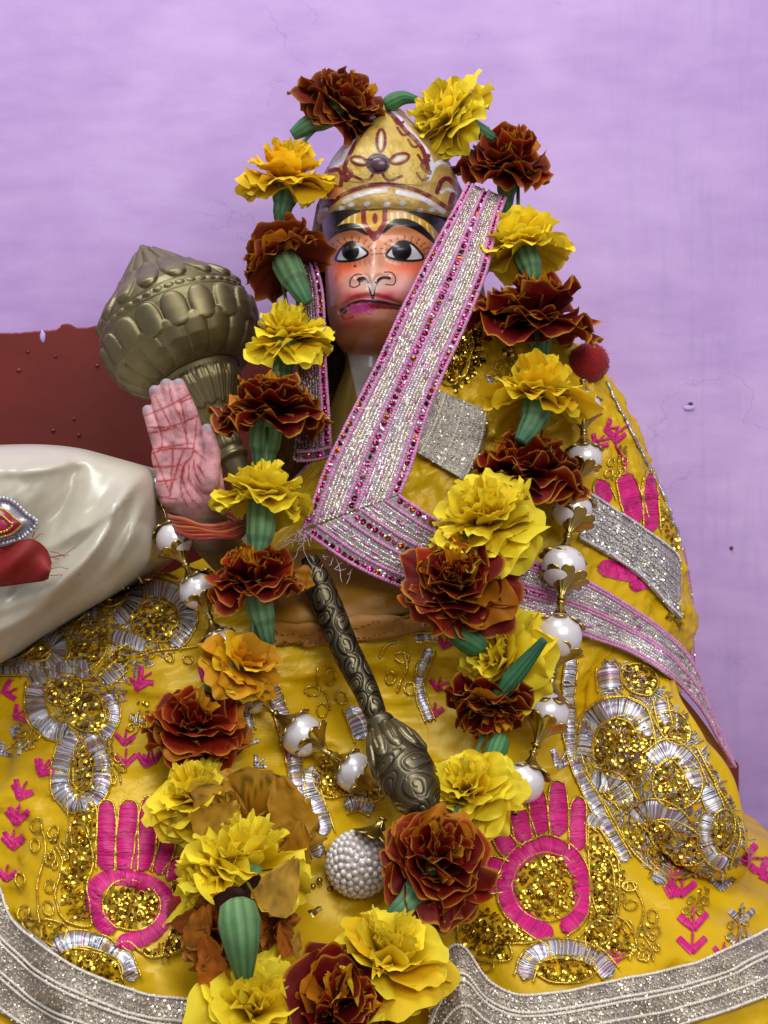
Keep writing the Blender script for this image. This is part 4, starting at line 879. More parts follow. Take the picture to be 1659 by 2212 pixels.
ker = np.hanning(9); ker /= ker.sum(); rad[5:-5] = np.convolve(rad, ker, 'same')[5:-5]
dl = np.linalg.norm(hd[-1] - hd[0]); fp = petals(.12 * dl, .48 * dl, 10, .0017, 0, True)
def hdisp(d, a_):
    fl_ = fp(d, a_); t_ = ((a_ * 10 / (2 * PI)) % 1) - .5
    slit = -.0009 * np.exp(-(t_ / .06) ** 2) * (d > .17 * dl) * (d < .40 * dl)
    return fl_ + slit + scroll(d, a_, .95) * (d > .48 * dl)
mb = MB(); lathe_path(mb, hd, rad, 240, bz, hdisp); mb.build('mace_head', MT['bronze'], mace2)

# ------------------------------------------------------------------ ribbons and laces
def rib_grid(rows, n, m, yhit=None, minoff=.004, offrow=None):
    r = spline(rows, 6); d = np.r_[0, np.cumsum(np.linalg.norm(np.diff((r[:, :2] + r[:, 2:4]) / 2, axis=0), axis=1))]
    t = np.linspace(0, d[-1], n); r = np.stack([np.interp(t, d, r[:, k]) for k in range(r.shape[1])], 1); G = np.zeros((n, m, 3)); ln = d[-1]
    for i in range(n):
        for k in range(m):
            w = k / (m - 1); u = r[i, 0] * (1 - w) + r[i, 2] * w; v = r[i, 1] * (1 - w) + r[i, 3] * w; y_ = r[i, 4]
            if yhit is not None:
                h, nn = hit(u, v, 0)
                if h is not None:
                    hy = h[1] - minoff - (r[i, 4] if yhit == 'surface' else 0)
                    y_ = hy if yhit == 'surface' else min(y_, hy)
                elif yhit == 'surface': y_ = (G[i, k - 1, 1] if k else (G[i - 1, k, 1] if i else -.1))
            G[i, k] = P(u, v, y_)
    if yhit:
        for _ in range(6): G[1:-1] = G[1:-1] * .5 + (G[:-2] + G[2:]) * .25
        for _ in range(3): G[:, 1:-1] = G[:, 1:-1] * .5 + (G[:, :-2] + G[:, 2:]) * .25
    return G, ln
def gnorm(G):
    n_ = unit(np.cross(np.gradient(G, axis=0), np.gradient(G, axis=1))); f = np.sign(np.sum(n_ * np.array([0, -1., 0]), -1)); f[f == 0] = 1; return n_ * f[..., None]
def along(G, NRM, w, off, n=None):
    m = G.shape[1]; x_ = w * (m - 1); k = int(min(max(math.floor(x_), 0), m - 2)); f = x_ - k
    return (G[:, k] * (1 - f) + G[:, k + 1] * f) + (NRM[:, k] * (1 - f) + NRM[:, k + 1] * f) * off
def densify(p, step):
    d = np.r_[0, np.cumsum(np.linalg.norm(np.diff(p, axis=0), axis=1))]; n = max(4, int(d[-1] / step)); t = np.linspace(0, d[-1], n)
    return np.stack([np.interp(t, d, p[:, k]) for k in range(3)], 1)
seq_me = {}
def disc_mesh(key, c, m):
    if key in seq_me: return seq_me[key]
    k = 10; a_ = np.linspace(0, 2 * PI, k, endpoint=False); V = np.vstack([[0, 0, .12], np.stack([.55 * np.cos(a_), .55 * np.sin(a_), np.full(k, .22)], 1), np.stack([np.cos(a_), np.sin(a_), np.zeros(k)], 1)])
    i = np.arange(k); j = (i + 1) % k; mb = MB(); mb.add(V, [np.stack([np.zeros(k, int), 1 + i, 1 + j], 1), np.stack([1 + i, 1 + k + i, 1 + k + j, 1 + j], 1)], c)
    me, _ = mb.mesh('sequin', False, (0, 0, 0)); me.materials.append(m); seq_me[key] = me; return me
SEQC = ['#b83a78', '#7d1640', '#c96a8a', '#5a1030', '#a8481c', '#d28cb4', '#8c2050']
def ribbon(parent, G, ln, lines, pink, width_px, base, chain_c, name, gap=11.0, cordr=3.7, seqr=6.6, chain_step=7.0, cells=True, seq=True, budget=[0], mesh_mode=False):
    s = sc(G[..., 1].mean()); N_ = gnorm(G); mb = MB(); n, m = G.shape[:2]
    mb.add(G.reshape(-1, 3), grid_faces(n, m), np.repeat(jit(base, n * m, .25), 1, 0))
    cl = mb.build(name, MT['gauze'], parent); so = cl.modifiers.new('thick', 'SOLIDIFY'); so.thickness = .0008
    cm = MB(); gw = gap / width_px
    for w in lines:
        for d_ in ((-gw, gw) if seq else (0,)):
            ww = min(max(w + d_, .004), .996); p = densify(along(G, N_, ww, .0009), 1.6 * s)
            wob = RNG.normal(0, 1, (len(p), 3)) * .25 * s; tube(cm, p + wob, cordr * s, jit(pink, len(p), .28), 7, 7.0 * s, .28)
    cm.build('braided_cord', MT['cord'], cl)
    ch = MB(); ws = np.arange(.02, .99, chain_step / width_px)
    for w in ([] if mesh_mode else ws):
        if min(abs(w - l_) for l_ in lines) < gw * 1.25: continue
        p = densify(along(G, N_, w, .0003), 1.9 * s); cc = jit(chain_c, len(p), .55) * np.array([[1, 1, 1], [1, .90, .64], [.72, .68, .72], [1, .93, .8]])[RNG.integers(0, 4)]
        p = p + RNG.normal(0, 1, p.shape) * .35 * s; tube(ch, p, 2.5 * s, cc, 5, 6.0 * s, .5)
    if cells:                                      # small raised oval stitches between the chains
        for q_ in range(int(ln * width_px / 520)):
            w = RNG.uniform(.06, .94); i = RNG.integers(2, n - 3)
            if min(abs(w - l_) for l_ in lines) < gw * 1.5: continue
            pth = along(G, N_, w, .0010); c0 = pth[i]; t_ = unit(pth[i + 1] - pth[i - 1]); L_ = RNG.uniform(6, 10) * s
            pp = c0 + t_ * np.linspace(-L_, L_, 6)[:, None]; tube(ch, pp, np.array([.2, .8, 1, 1, .8, .2]) * 2.8 * s, jit(pink if RNG.random() < .5 else chain_c, 1, .3)[0], 6)
    pm, nm = (int(ln * width_px / (34 if mesh_mode else 60)), 5)                       # loose glints in the weave
    a5 = np.linspace(0, 2 * PI, nm, endpoint=False); i5 = np.arange(nm); gv = []; gc = []
    for q_ in range(pm):
        i = int(RNG.integers(0, n - 1)); k = int(RNG.integers(0, m - 1)); f1, f2 = RNG.random(2)
        c5 = G[i, k] * (1 - f1) * (1 - f2) + G[i + 1, k] * f1 * (1 - f2) + G[i, k + 1] * (1 - f1) * f2 + G[i + 1, k + 1] * f1 * f2 + N_[i, k] * .0009
        n5 = unit(N_[i, k] + RNG.normal(0, .4, 3)); e5 = unit(np.cross(n5, [.3, .1, .9])); f5 = np.cross(n5, e5); r5 = RNG.uniform(1.6, 3.0) * s
        gv.append(np.vstack([c5, c5 + r5 * (np.cos(a5)[:, None] * e5 + np.sin(a5)[:, None] * f5)])); gc.append(np.repeat(jit(chain_c, 1, .5) * np.array([[1, 1, 1], [1, .9, .62], [.9, .85, .9]])[RNG.integers(0, 3)], nm + 1, 0))
    if gv: ch.add(np.vstack(gv), (np.stack([np.zeros(nm, int), 1 + i5, 1 + (i5 + 1) % nm], 1)[None] + (np.arange(len(gv)) * (nm + 1))[:, None, None]).reshape(-1, 3), np.vstack(gc))
    if mesh_mode:                                  # rows of pale oval eyelets and fine cross threads
        for i in range(2, n - 2, 2):
            for w in np.arange(.05, .97, 13.0 / width_px):
                if min(abs(w - l_) for l_ in lines) < .035: continue
                k = int(w * (m - 1)); t5 = unit(G[i + 1, k] - G[i - 1, k]); c5 = G[i, k] * (1 - (w * (m - 1) - k)) + G[i, min(k + 1, m - 1)] * (w * (m - 1) - k) + N_[i, k] * .0006; L5 = RNG.uniform(2.2, 4.2) * s
                tube(ch, c5 + t5 * np.linspace(-L5, L5, 4)[:, None] + RNG.normal(0, .4 * s, 3), np.array([.4, 1, 1, .4]) * 1.9 * s, jit(pink, 1, .25)[0], 5)
    ch.build('metallic_mesh', MT['silver'], cl, kind='stuff')
    if seq:
        for w in lines:
            p = along(G, N_, min(max(w, .02), .98), .0008); pd_ = densify(p, 15.5 * s); nn = unit(np.gradient(pd_, axis=0))
            for i in range(1, len(pd_) - 1):
                if budget[0] >= 296: break
                budget[0] += 1
                j = min(int(i / len(pd_) * n), n - 1); nv = unit(N_[j, int(w * (m - 1))] + RNG.normal(0, .22, 3)); e = unit(np.cross(nv, [.2, .3, .9])); f = np.cross(nv, e)
                hx = SEQC[RNG.choice(len(SEQC), p=[.2, .2, .12, .18, .14, .06, .1])]; me = disc_mesh(hx, L(hx), MT['sequin'])
                Mx = Matrix(((e[0], f[0], nv[0], 0), (e[1], f[1], nv[1], 0), (e[2], f[2], nv[2], 0), (0, 0, 0, 1))) @ Matrix.Scale(seqr * s, 4); Mx.translation = Vector(pd_[i] + nv * .0004)
                place('sequin', me, Mx, cl)
    return cl
PK = L('#bf7ba8'); PKL = L('#c886b0'); MSH = L('#8b7d82'); SIL2 = L('#d4ccc8')
scarf = thing('head_scarf', P(840, 300, .02), 'silvery head scarf with pink braided sequin border hanging beside the face and across the chest', 'scarf')
# cloth behind the head
th = np.linspace(-2.05, 2.05, 90); zs = np.linspace(.250, .02, 60); TH, ZS = np.meshgrid(th, zs)
rr_ = np.interp(ZS, [.02, .10, .16, .2, .235, .25], [.085, .066, .056, .050, .034, .022]) * (1 + .04 * np.sin(TH * 9 + ZS * 30))
Vx = np.stack([.006 + rr_ * np.sin(TH), .016 + rr_ * .9 * np.cos(TH), ZS], 2).reshape(-1, 3)
mb = MB(); mb.add(Vx, grid_faces(60, 90), jit(L('#7a5a2c'), len(Vx), .3)); cb = mb.build('scarf_cloth', MT['gauze'], scarf); so = cb.modifiers.new('t', 'SOLIDIFY'); so.thickness = .001
rowsA = [(1012, 398, 1092, 428, -.030), (985, 450, 1074, 482, -.046), (935, 540, 1052, 582, -.060), (899, 610, 1028, 648, -.069), (863, 682, 997, 722, -.077), (816, 785, 957, 811, -.085), (764, 888, 922, 898, -.092), (708, 1002, 891, 1000, -.101), (680, 1078, 873, 1048, -.106), (656, 1143, 863, 1070, -.109)]
rowsB = [(656, 1147, 863, 1071, -.109), (700, 1178, 884, 1086, -.111), (745, 1209, 912, 1104, -.113), (803, 1240, 950, 1128, -.114), (897, 1278, 1012, 1158, -.114), (1000, 1306, 1082, 1190, -.112), (1100, 1331, 1150, 1212, -.108), (1180, 1352, 1212, 1232, -.104), (1256, 1374, 1276, 1256, -.100), (1350, 1407, 1372, 1315, -.092), (1444, 1463, 1442, 1368, -.082), (1510, 1530, 1492, 1425, -.072), (1552, 1605, 1524, 1512, -.060), (1586, 1658, 1580, 1644, -.052)]
G, ln = rib_grid(rowsA, 150, 31); G += (np.sin(np.linspace(0, 1, 31) * PI * 4) * .0006)[None, :, None] * np.array([0, -1, 0]); G[:, :, 1] += .0012 * np.sin(np.linspace(0, 19, 150))[:, None] * np.linspace(-1, 1, 31)[None]
ribbon(scarf, G, ln, [.035, .48, .95], PK, 150, MSH, SIL2, 'border_band')
G, ln = rib_grid(rowsB[:8], 130, 27, yhit='min', minoff=.006)
ribbon(scarf, G, ln, [.05, .5, .95], PK, 115, MSH, SIL2, 'border_band')
G, ln = rib_grid(rowsB[6:], 120, 27, yhit='min', minoff=.007)
ribbon(scarf, G, ln, [.03, .09, .47, .53, .91, .97], PKL, 110, L('#a89ca2'), L('#dcd8d6'), 'border_band', gap=3, cordr=3.0, seq=False)
rowsC = [(628, 540, 674, 548, -.030), (640, 640, 697, 636, -.044), (644, 770, 702, 765, -.051), (644, 900, 710, 890, -.057), (634, 996, 716, 984, -.060)]
G, ln = rib_grid(rowsC, 90, 13); ribbon(scarf, G, ln, [.90], PK, 70, L('#5a3a3c'), L('#8a7a78'), 'border_band', gap=8, cordr=3.2)
G, ln = rib_grid([(640, 972, 640, 1000, -.061), (680, 970, 680, 998, -.061), (714, 962, 716, 988, -.061)], 24, 5); ribbon(scarf, G, ln, [.5], PK, 26, L('#5a3a3c'), L('#8a7a78'), 'border_band', gap=9, cordr=3.0)
G, ln = rib_grid([(1462, 1180, 1478, 1180, .0), (1480, 1290, 1496, 1290, .002), (1484, 1380, 1499, 1400, .0), (1484, 1440, 1500, 1460, -.01)], 50, 5); ribbon(scarf, G, ln, [.5], PK, 26, PKL, SIL2, 'border_band', gap=8, cordr=3.0, seq=False)
# lining showing under the hanging end
G, ln = rib_grid([(1200, 1362, 1210, 1385, -.095), (1290, 1392, 1290, 1425, -.086), (1390, 1440, 1385, 1476, -.078), (1460, 1490, 1452, 1530, -.066), (1520, 1560, 1500, 1590, -.056), (1572, 1640, 1560, 1645, -.05)], 60, 8)
mb = MB(); mb.add(G.reshape(-1, 3), grid_faces(60, 8), L('#b07a34')); lo_ = mb.build('scarf_lining', MT['mustard'], scarf); so = lo_.modifiers.new('t', 'SOLIDIFY'); so.thickness = .0008
# frayed ends
mb = MB()
for k in range(30):
    u0, v0 = (random.gauss(655, 9), random.gauss(1150, 8)) if k < 20 else (random.uniform(690, 790), random.uniform(1175, 1235)); a_ = random.uniform(1.2, 3.6); ln_ = random.uniform(10, 34) if k % 6 else random.uniform(45, 95)
    pts = [P(u0, v0, -.110)]; 
    for j in range(1, 7):
        a_ += random.gauss(0, .07); pts.append(P(u0 + math.cos(a_) * ln_ * j / 6, v0 + math.sin(a_) * ln_ * j / 6, -.110 - .004 * j / 6))
    tube(mb, spline(np.array(pts) * 1000, .8) / 1000, .00015, jit(L('#d8bcd2'), 1, .2)[0], 4)
mb.build('frayed_thread', MT['cord'], scarf, kind='stuff')

# lace trims of the dress
def lace(rows, width, lines, n, m, base=L('#b3a797'), cordc=L('#dcd2c2'), chain=L('#d8d0c4'), name='lace_trim', off=.004, **k):
    G, ln = rib_grid(rows, n, m, yhit='surface', minoff=off); return ribbon(dress, G, ln, lines, cordc, width, base, chain, name, gap=5, cordr=2.7, seq=False, chain_step=7.5, mesh_mode=True, cells=False, **k)
lace([(-60, 1800, -200, 1900, 0), (0, 1911, -130, 2020, 0), (25, 1979, -80, 2100, 0), (83, 2028, -10, 2175, 0), (147, 2077, 75, 2235, 0), (235, 2117, 190, 2285, 0), (319, 2146, 300, 2315, 0), (407, 2158, 400, 2325, 0), (560, 2190, 560, 2345, 0), (700, 2205, 700, 2350, 0), (900, 2225, 880, 2360, 0)],
     165, [.02, .30, .36, .62, .68, .97], 190, 23)
lace([(925, 2225, 900, 2340, .002), (944, 2129, 935, 2300, .008), (964, 2056, 985, 2245, .016), (997, 2037, 1012, 2232, .020), (1033, 2094, 1030, 2236, .012), (1062, 2123, 1056, 2252, .005), (1121, 2147, 1110, 2265, 0), (1210, 2141, 1210, 2262, 0), (1358, 2111, 1370, 2235, 0), (1506, 2076, 1530, 2200, 0), (1659, 2005, 1690, 2140, 0), (1740, 1960, 1785, 2090, 0)],
     125, [.02, .34, .42, .70, .97], 190, 19)
lace([(*ZR([(300, 1475)])[0], *ZR([(250, 1735)])[0], 0), (*ZR([(460, 1580)])[0], *ZR([(420, 1830)])[0], 0), (*ZR([(620, 1690)])[0], *ZR([(590, 1950)])[0], 0), (*ZR([(765, 1800)])[0], *ZR([(745, 2120)])[0], 0), (*ZR([(800, 1850)])[0], *ZR([(800, 2170)])[0], 0)],
     104, [.02, .96], 80, 13, L('#b4aeac'), L('#ccc2be'), L('#dcdcdc'))
lace([(*Z4([(730, 365)])[0], *Z4([(1040, 490)])[0], 0), (*Z4([(660, 525)])[0], *Z4([(1010, 660)])[0], 0), (*Z4([(590, 650)])[0], *Z4([(930, 850)])[0], 0)], 125, [.04, .3, .6, .96], 60, 11, L('#a8a094'), L('#d6cebc'), L('#ccc8c0'))

# ------------------------------------------------------------------ pearl necklace
neck = thing('pearl_necklace', P(829, 1600, -.17), 'necklace of large white pearls with petalled gold caps hanging under the marigolds', 'necklace')
mb = MB(); sphere(mb, (0, 0, 0), 1, (.8, .8, .8), 40, 24); pearl_me, _ = mb.mesh('pearl', True, (0, 0, 0)); pearl_me.materials.append(MT['pearl'])
def cap_mesh():
    ns, nf = 14, 96; f = np.linspace(0, 2 * PI, nf, endpoint=False); s = np.linspace(0, 1, ns)[:, None]; lob = np.abs(np.cos(4 * f))[None] ** .8
    R = (.16 + .92 * s ** 1.5) * (1 + .22 * s ** 1.5 * lob) ; zc = .95 * s ** .8 * (1 - .13 * s * (1 - lob) ** 1.5) + .05 * s * s * lob
    R = R - .13 * s * (1 - lob) ** 2
    V = np.stack([R * np.cos(f), R * np.sin(f), zc], 2).reshape(-1, 3)
    mb = MB(); mb.add(V, grid_faces(ns, nf, True), (.6, .5, .2)); V2 = V.copy(); V2[:, :2] *= .93; V2[:, 2] += .05; mb.add(V2, grid_faces(ns, nf, True)[:, ::-1], (.6, .5, .2))
    rim = np.arange(nf); o = (ns - 1) * nf; k = ns * nf; mb.F.append(np.stack([o + rim, o + (rim + 1) % nf, k + o + (rim + 1) % nf, k + o + rim], 1))
    # collar ring
    a_ = np.linspace(0, 2 * PI, 24, endpoint=False); pr = np.array([(-.12, .16), (-.10, .24), (-.04, .27), (.02, .24), (.06, .16)]); lathe(mb, pr, 24, (.6, .5, .2))
    me, _ = mb.mesh('bead_cap', True, (0, 0, 0)); me.materials.append(MT['cap']); return me
cap_me = cap_mesh()
def orient(axis, pos, scale, roll=0.0):
    qd = Vector(axis).to_track_quat('Z', 'Y'); M = Matrix.Translation(Vector(pos)) @ qd.to_matrix().to_4x4() @ Matrix.Rotation(roll, 4, 'Z') @ Matrix.Scale(scale, 4); return M
def strand(lst):
    pos = [np.array(P(u, v, y)) for u, v, r, y in lst]
    for i, (u, v, r, y) in enumerate(lst):
        rr_ = r * sc(y); d0 = pos[i] - pos[i - 1] if i else pos[1] - pos[0]; d1 = pos[i + 1] - pos[i] if i < len(lst) - 1 else d0
        Mp = Matrix.Translation(Vector(pos[i])) @ Matrix.Rotation(random.random() * 6, 4, 'Z') @ Matrix.Scale(rr_, 4); place('pearl', pearl_me, Mp, neck)
        for s_, dd in ((-1, d0), (1, d1)):
            dd = unit(dd); tilt = RNG.normal(0, .08, 3); p = pos[i] + s_ * dd * rr_ * 1.58
            place('bead_cap', cap_me, orient(-s_ * dd + tilt, p, rr_, random.random()) @ Matrix.Diagonal((.86, .86, 1.12, 1)), neck)
        if i < len(lst) - 1:                          # wire between the caps
            mbw = MB(); tube(mbw, np.linspace(pos[i], pos[i + 1], 8), .0008, L('#6a5630'), 6); mbw.build('wire', MT['cap'], neck)
def ny(u, v, r, extra=0.0, default=-.09):
    h, n = hit(u, v); y_ = h[1] if h is not None else default; return y_ - r * sc(y_) * .9 - extra
RS = [(1262, 745, 30, 0), (1260, 880, 38, .012), (1262, 990, 38, .014), (1235, 1100, 44, .016), (1217, 1226, 48, .022), (1207, 1374, 50, .024), (1180, 1540, 49, .016), (1132, 1690, 44, .012)]
strand([(u, v, r, ny(u, v, r, e, -.05)) for u, v, r, e in RS[1:]])
LS = [(338, 1058, 32, -.088), (376, 1166, 39, -.110), (426, 1276, 40, -.118), (478, 1390, 38, -.128)]
strand(LS); strand([(548, 1505, 36, ny(548, 1505, 36)), (652, 1588, 46, ny(652, 1588, 46, .003)), (765, 1668, 43, ny(765, 1668, 43, .003))])
for (u, v, r) in [(1240, 716, 15), (1226, 738, 13), (1262, 724, 11)]:
    mb = MB(); sphere(mb, P(u, v, -.035), r * sc(-.035), (.6, .5, .3)); mb.build('gold_bead', MT['cap'], neck)
# felt pompoms with short fibres
def pompom(u, v, r, y):
    mb = MB(); c = P(u, v, y); R_ = r * sc(y); sphere(mb, c, R_ * .93, L('#8c0f14'), 40, 24)
    for k in range(1500):
        d_ = unit(RNG.normal(0, 1, 3)); d2 = unit(d_ + RNG.normal(0, .5, 3)); p0 = c + d_ * R_ * .9; e = unit(np.cross(d2, RNG.normal(0, 1, 3))) * R_ * .016; p1 = p0 + d2 * R_ * RNG.uniform(.08, .18)
        mb.add(np.array([p0 - e, p0 + e, p1]), np.array([[0, 1, 2]]), jit(L('#a5141c'), 1, .3)[0])
    mb.build('pompom', MT['felt'], neck)
pompom(1272, 784, 46, -.035); pompom(404, 1962, 46, ny(404, 1962, 30))
# ball of seed pearls (lower pendant) with cap and tassel bell
c0 = P(775, 1866, ny(775, 1866, 60)); R0 = 66 * sc(c0[1]); mb = MB(); sphere(mb, c0, R0 * .95, L('#b8a898'), 32, 20); ball = mb.build('pearl_ball', MT['pearl'], neck)
nb = 230; ga = PI * (3 - math.sqrt(5)); tmp_me = pearl_me
mb = MB(); sphere(mb, (0, 0, 0), 1, (.8, .8, .8), 14, 9); seed_me, _ = mb.mesh('seed_pearl', True, (0, 0, 0)); seed_me.materials.append(MT['seed'])
for k in range(nb):
    zc = 1 - 2 * (k + .5) / nb; rr_ = math.sqrt(1 - zc * zc); d_ = np.array([rr_ * math.cos(ga * k), rr_ * math.sin(ga * k), zc])
    d_ = np.array([d_[0], d_[2], d_[1]])
    if d_[1] > .35: continue
    place('seed_pearl', seed_me, Matrix.Translation(Vector(c0 + d_ * R0)) @ Matrix.Scale(R0 * .112, 4), ball)
place('bead_cap', cap_me, orient((-.35, -.2, -.9), P(826, 1770, c0[1] - .004), R0 * .62), neck)
pb0 = P(735, 1935, c0[1] + .002); pb1 = P(672, 1985, c0[1] - .006); mb = MB(); lathe_path(mb, np.linspace(pb0, pb1, 40), np.interp(np.linspace(0, 1, 40), [0, .1, .5, .8, .95, 1], [4, 9, 12, 17, 22, 22]) * sc(-.2), 40, lambda k: L('#8a6a30'), None)
mb.build('gold_bell', MT['cap'], neck); mb = MB(); sphere(mb, pb1, 15 * sc(-.2), (.8, .8, .8)); mb.build('glass_bead', MT['pearl'], neck)
for (u, v) in [(700, 1940), (712, 1922), (724, 1905), (690, 1902), (676, 1915)]:
    mb = MB(); sphere(mb, P(u, v, c0[1] + .002), 7 * sc(-.2), (.6, .5, .3), 14, 9); mb.build('gold_bead', MT['cap'], neck)

# ------------------------------------------------------------------ marigold garland
gar = thing('marigold_garland', P(829, 1300, -.12), 'garland of yellow and dark red marigolds draped round the head and down to the lap', 'garland')
KIND = {  # base, mid, edge, edge sharpness
    'R': ('#360302', '#6a0805', '#cf8a20', .935), 'B': ('#401003', '#6a2007', '#a8661a', .90), 'Q': ('#500803', '#8a1c06', '#c8801e', .925),
    'Y': ('#d8a600', '#f2d400', '#f7e23a', .3), 'G': ('#d89000', '#f2bc02', '#f6d228', .3), 'O': ('#a85e06', '#cf8a0c', '#dca01e', .3), 'W': ('#a86c08', '#d0a024', '#b8882c', .5), 'T': ('#7c3408', '#a85a14', '#b87a2c', .5)}
sS = np.array([0, .2, .4, .58, .74, .86, .945, 1.0]); tS = np.r_[-1, -.95, np.linspace(-.85, .85, 15), .95, 1]
def petal_geo(Lp, Wp, a0, bend, ruff, seed, cup=.25):
    r_ = np.random.default_rng(seed); ph = r_.uniform(0, 6.28, 4); kf = r_.uniform(.8, 1.5)
    s_, t_ = np.meshgrid(sS, tS, indexing='ij'); w = Wp * (.18 + .82 * np.sin(np.clip(s_ * 1.02, 0, 1) * PI * .56) ** .9)
    tip = 1 - .34 * np.abs(t_) ** 2.6 + .05 * np.cos(t_ * PI * kf * 1.6 + ph[0]); lenf = s_ * (tip * s_ + (1 - s_))
    al = a0 + bend * lenf ** 1.6
    ds = lenf * Lp; rad_ = ds * np.sin(a0 + bend * .4 * lenf); hgt = ds * np.cos(a0 + bend * .4 * lenf)
    ru = ruff * Lp * s_ ** 1.7 * (np.sin(t_ * PI * kf + ph[1]) * .85 + .30 * np.sin(t_ * PI * kf * 2.4 + ph[2])) + cup * Wp * t_ ** 2 * s_ + .042 * Lp * s_ ** 5 * np.sin(t_ * PI * kf * 3.3 + ph[3]) * (.5 + ruff * 5)
    nx = -np.cos(al); nz_ = np.sin(al)                      # petal upper-side normal in the (radial, height) plane
    X_ = rad_ + nx * ru; Z_ = hgt + nz_ * ru; Y_ = w * t_ * (1 - .08 * np.abs(np.sin(ph[3] + 3 * s_)))
    return np.stack([X_, Y_, Z_], 2).reshape(-1, 3), s_.ravel(), t_.ravel()
FP = grid_faces(len(sS), len(tS))
def petal_col(kind, s_, t_, r_):
    b_, m_, e_, sh_ = KIND[kind]; b_, m_, e_ = L(b_), L(m_), L(e_); g = r_.uniform(.8, 1.15)
    c = b_ + (m_ - b_) * np.clip(s_ * 1.3, 0, 1)[:, None]
    ed = np.clip((np.maximum(s_, np.abs(t_) * np.clip(s_ * 1.6, 0, 1)) - sh_) / (1 - sh_), 0, 1) ** 1.5; c = c + (e_ - c) * ed[:, None]
    if kind in 'WT':
        sp = (r_.random(len(c)) < .16); c[sp] = c[sp] * .35
    if kind in 'RBQ' and r_.random() < .10: c = L('#b9700f') * (.6 + .5 * s_)[:, None]
    return c * g
pet_me = {}
def petal_mesh(kind, var):
    if (kind, var) not in pet_me:
        r_ = np.random.default_rng(hash((ord(kind), var)) % 99991); V, s_, t_ = petal_geo(1, r_.uniform(.46, .64), r_.uniform(1.15, 1.6), r_.uniform(.6, 1.3), r_.uniform(.09, .16), var * 7 + ord(kind))
        mb = MB(); mb.add(V, FP, petal_col(kind, s_, t_, r_)); me, _ = mb.mesh('petal', True, (0, 0, 0)); me.materials.append(MT['petal']); pet_me[(kind, var)] = me
    return pet_me[(kind, var)]
def flower(u, v, r, kind, ax_px, y, face=.45, calyx=None, npet=26, spread=1.45, nout=10, flat=1.0, cw=30, kind2=None, rag=1.0):
    r = r * .94; c = P(u, v, y); s = sc(y); R_ = r * s; d2 = np.array(ax_px, float); d2 /= np.linalg.norm(d2)
    axv = unit(np.array([d2[0] * math.cos(face * PI / 2), -math.sin(face * PI / 2), -d2[1] * math.cos(face * PI / 2)])); seed = int(u * 13 + v * 7); r_ = np.random.default_rng(seed)
    base = c - axv * R_ * .42; M = orient(axv, base, 1.0, r_.uniform(0, 6)); M3 = np.array(M.to_3x3()); mb = MB()
    for k in range(npet):
        f = (k + .5) / npet; a0 = .12 + spread * .92 * f ** .75 + r_.normal(0, .12); az = k * 2.39996 + r_.normal(0, .3); lob_ = 1 + .22 * math.sin(2 * az + seed) + .12 * math.sin(3 * az + seed * 2); wide = 1.35 if kind in 'RBQ' else 1.1; kd = kind if (kind2 is None or r_.random() < .6) else kind2
        V, s_, t_ = petal_geo(R_ * r_.uniform(.80, 1.06) * (1.0 - .10 * (1 - f)) * (1 + (lob_ - 1) * f), R_ * r_.uniform(.34, .54) * wide, a0, r_.uniform(.2, .7) + .7 * f, r_.uniform(.08, .16) * rag * (.62 if kd in 'YG' else 1.0), seed + k)
        V[:, 2] *= flat; ca, sa = math.cos(az), math.sin(az); V = V @ np.array([[ca, sa, 0], [-sa, ca, 0], [0, 0, 1]]); mb.add(V @ M3.T + base, FP, petal_col(kd, s_, t_, r_))
    if kind in 'RBQYG':                                   # crumpled heart of small florets
        for k in range(16):
            V, s_, t_ = petal_geo(R_ * r_.uniform(.75, .98), R_ * r_.uniform(.10, .18), abs(r_.normal(0, .35)), r_.uniform(0, .8), .10, seed + 500 + k); az = r_.uniform(0, 6.28); ca, sa = math.cos(az), math.sin(az)
            V = V @ np.array([[ca, sa, 0], [-sa, ca, 0], [0, 0, 1]]); mb.add(V @ M3.T + base, FP, petal_col(kind if kind in 'YG' else ('Q' if k % 3 else 'O'), s_, t_, r_))
    fl_ = mb.build('marigold', MT['petal'], gar)
    for k in range(nout):
        az = k * 2 * PI / nout + r_.normal(0, .18); sc_ = R_ * r_.uniform(.88, 1.12)
        place('petal', petal_mesh(kind if (kind2 is None or r_.random() < .5) else kind2, int(r_.integers(0, 7))), M @ Matrix.Rotation(az, 4, 'Z') @ Matrix.Rotation(r_.normal(0, .12), 4, 'X') @ Matrix.Diagonal((sc_, sc_ * r_.uniform(.85, 1.25), sc_, 1)), fl_)
    if calyx:
        (u0, v0), (u1, v1) = calyx[0], calyx[1]; ye = calyx[2] if len(calyx) > 2 else y + .002
        n = 40; t = np.linspace(0, 1, n); p0 = base + axv * R_ * .10; p1 = np.array(P(u1, v1, ye)); bow = np.array([r_.normal(0, .0015), -.003, r_.normal(0, .001)])
        path = p0 + (p1 - p0) * t[:, None] + bow * np.sin(t * PI)[:, None]
        rad_ = np.interp(t, [0, .06, .2, .5, .62, .8, 1], [.55, .85, 1, .92, .74, .66, .42]) * cw * .88 * s
        cc = L('#6f8f5c') * (1 - t)[:, None] + L('#3d6a4c') * t[:, None]; cc[(t > .52) & (t < .60)] *= .78; cc = cc * (1 + .15 * np.sin(t * 3))[:, None]
        mbc = MB(); tube(mbc, path, rad_, cc, 48, 0, 0, True, 9, .04); mbc.build('calyx', MT['calyx'], fl_)
        # pointed sepal teeth at the bloom end
    return fl_
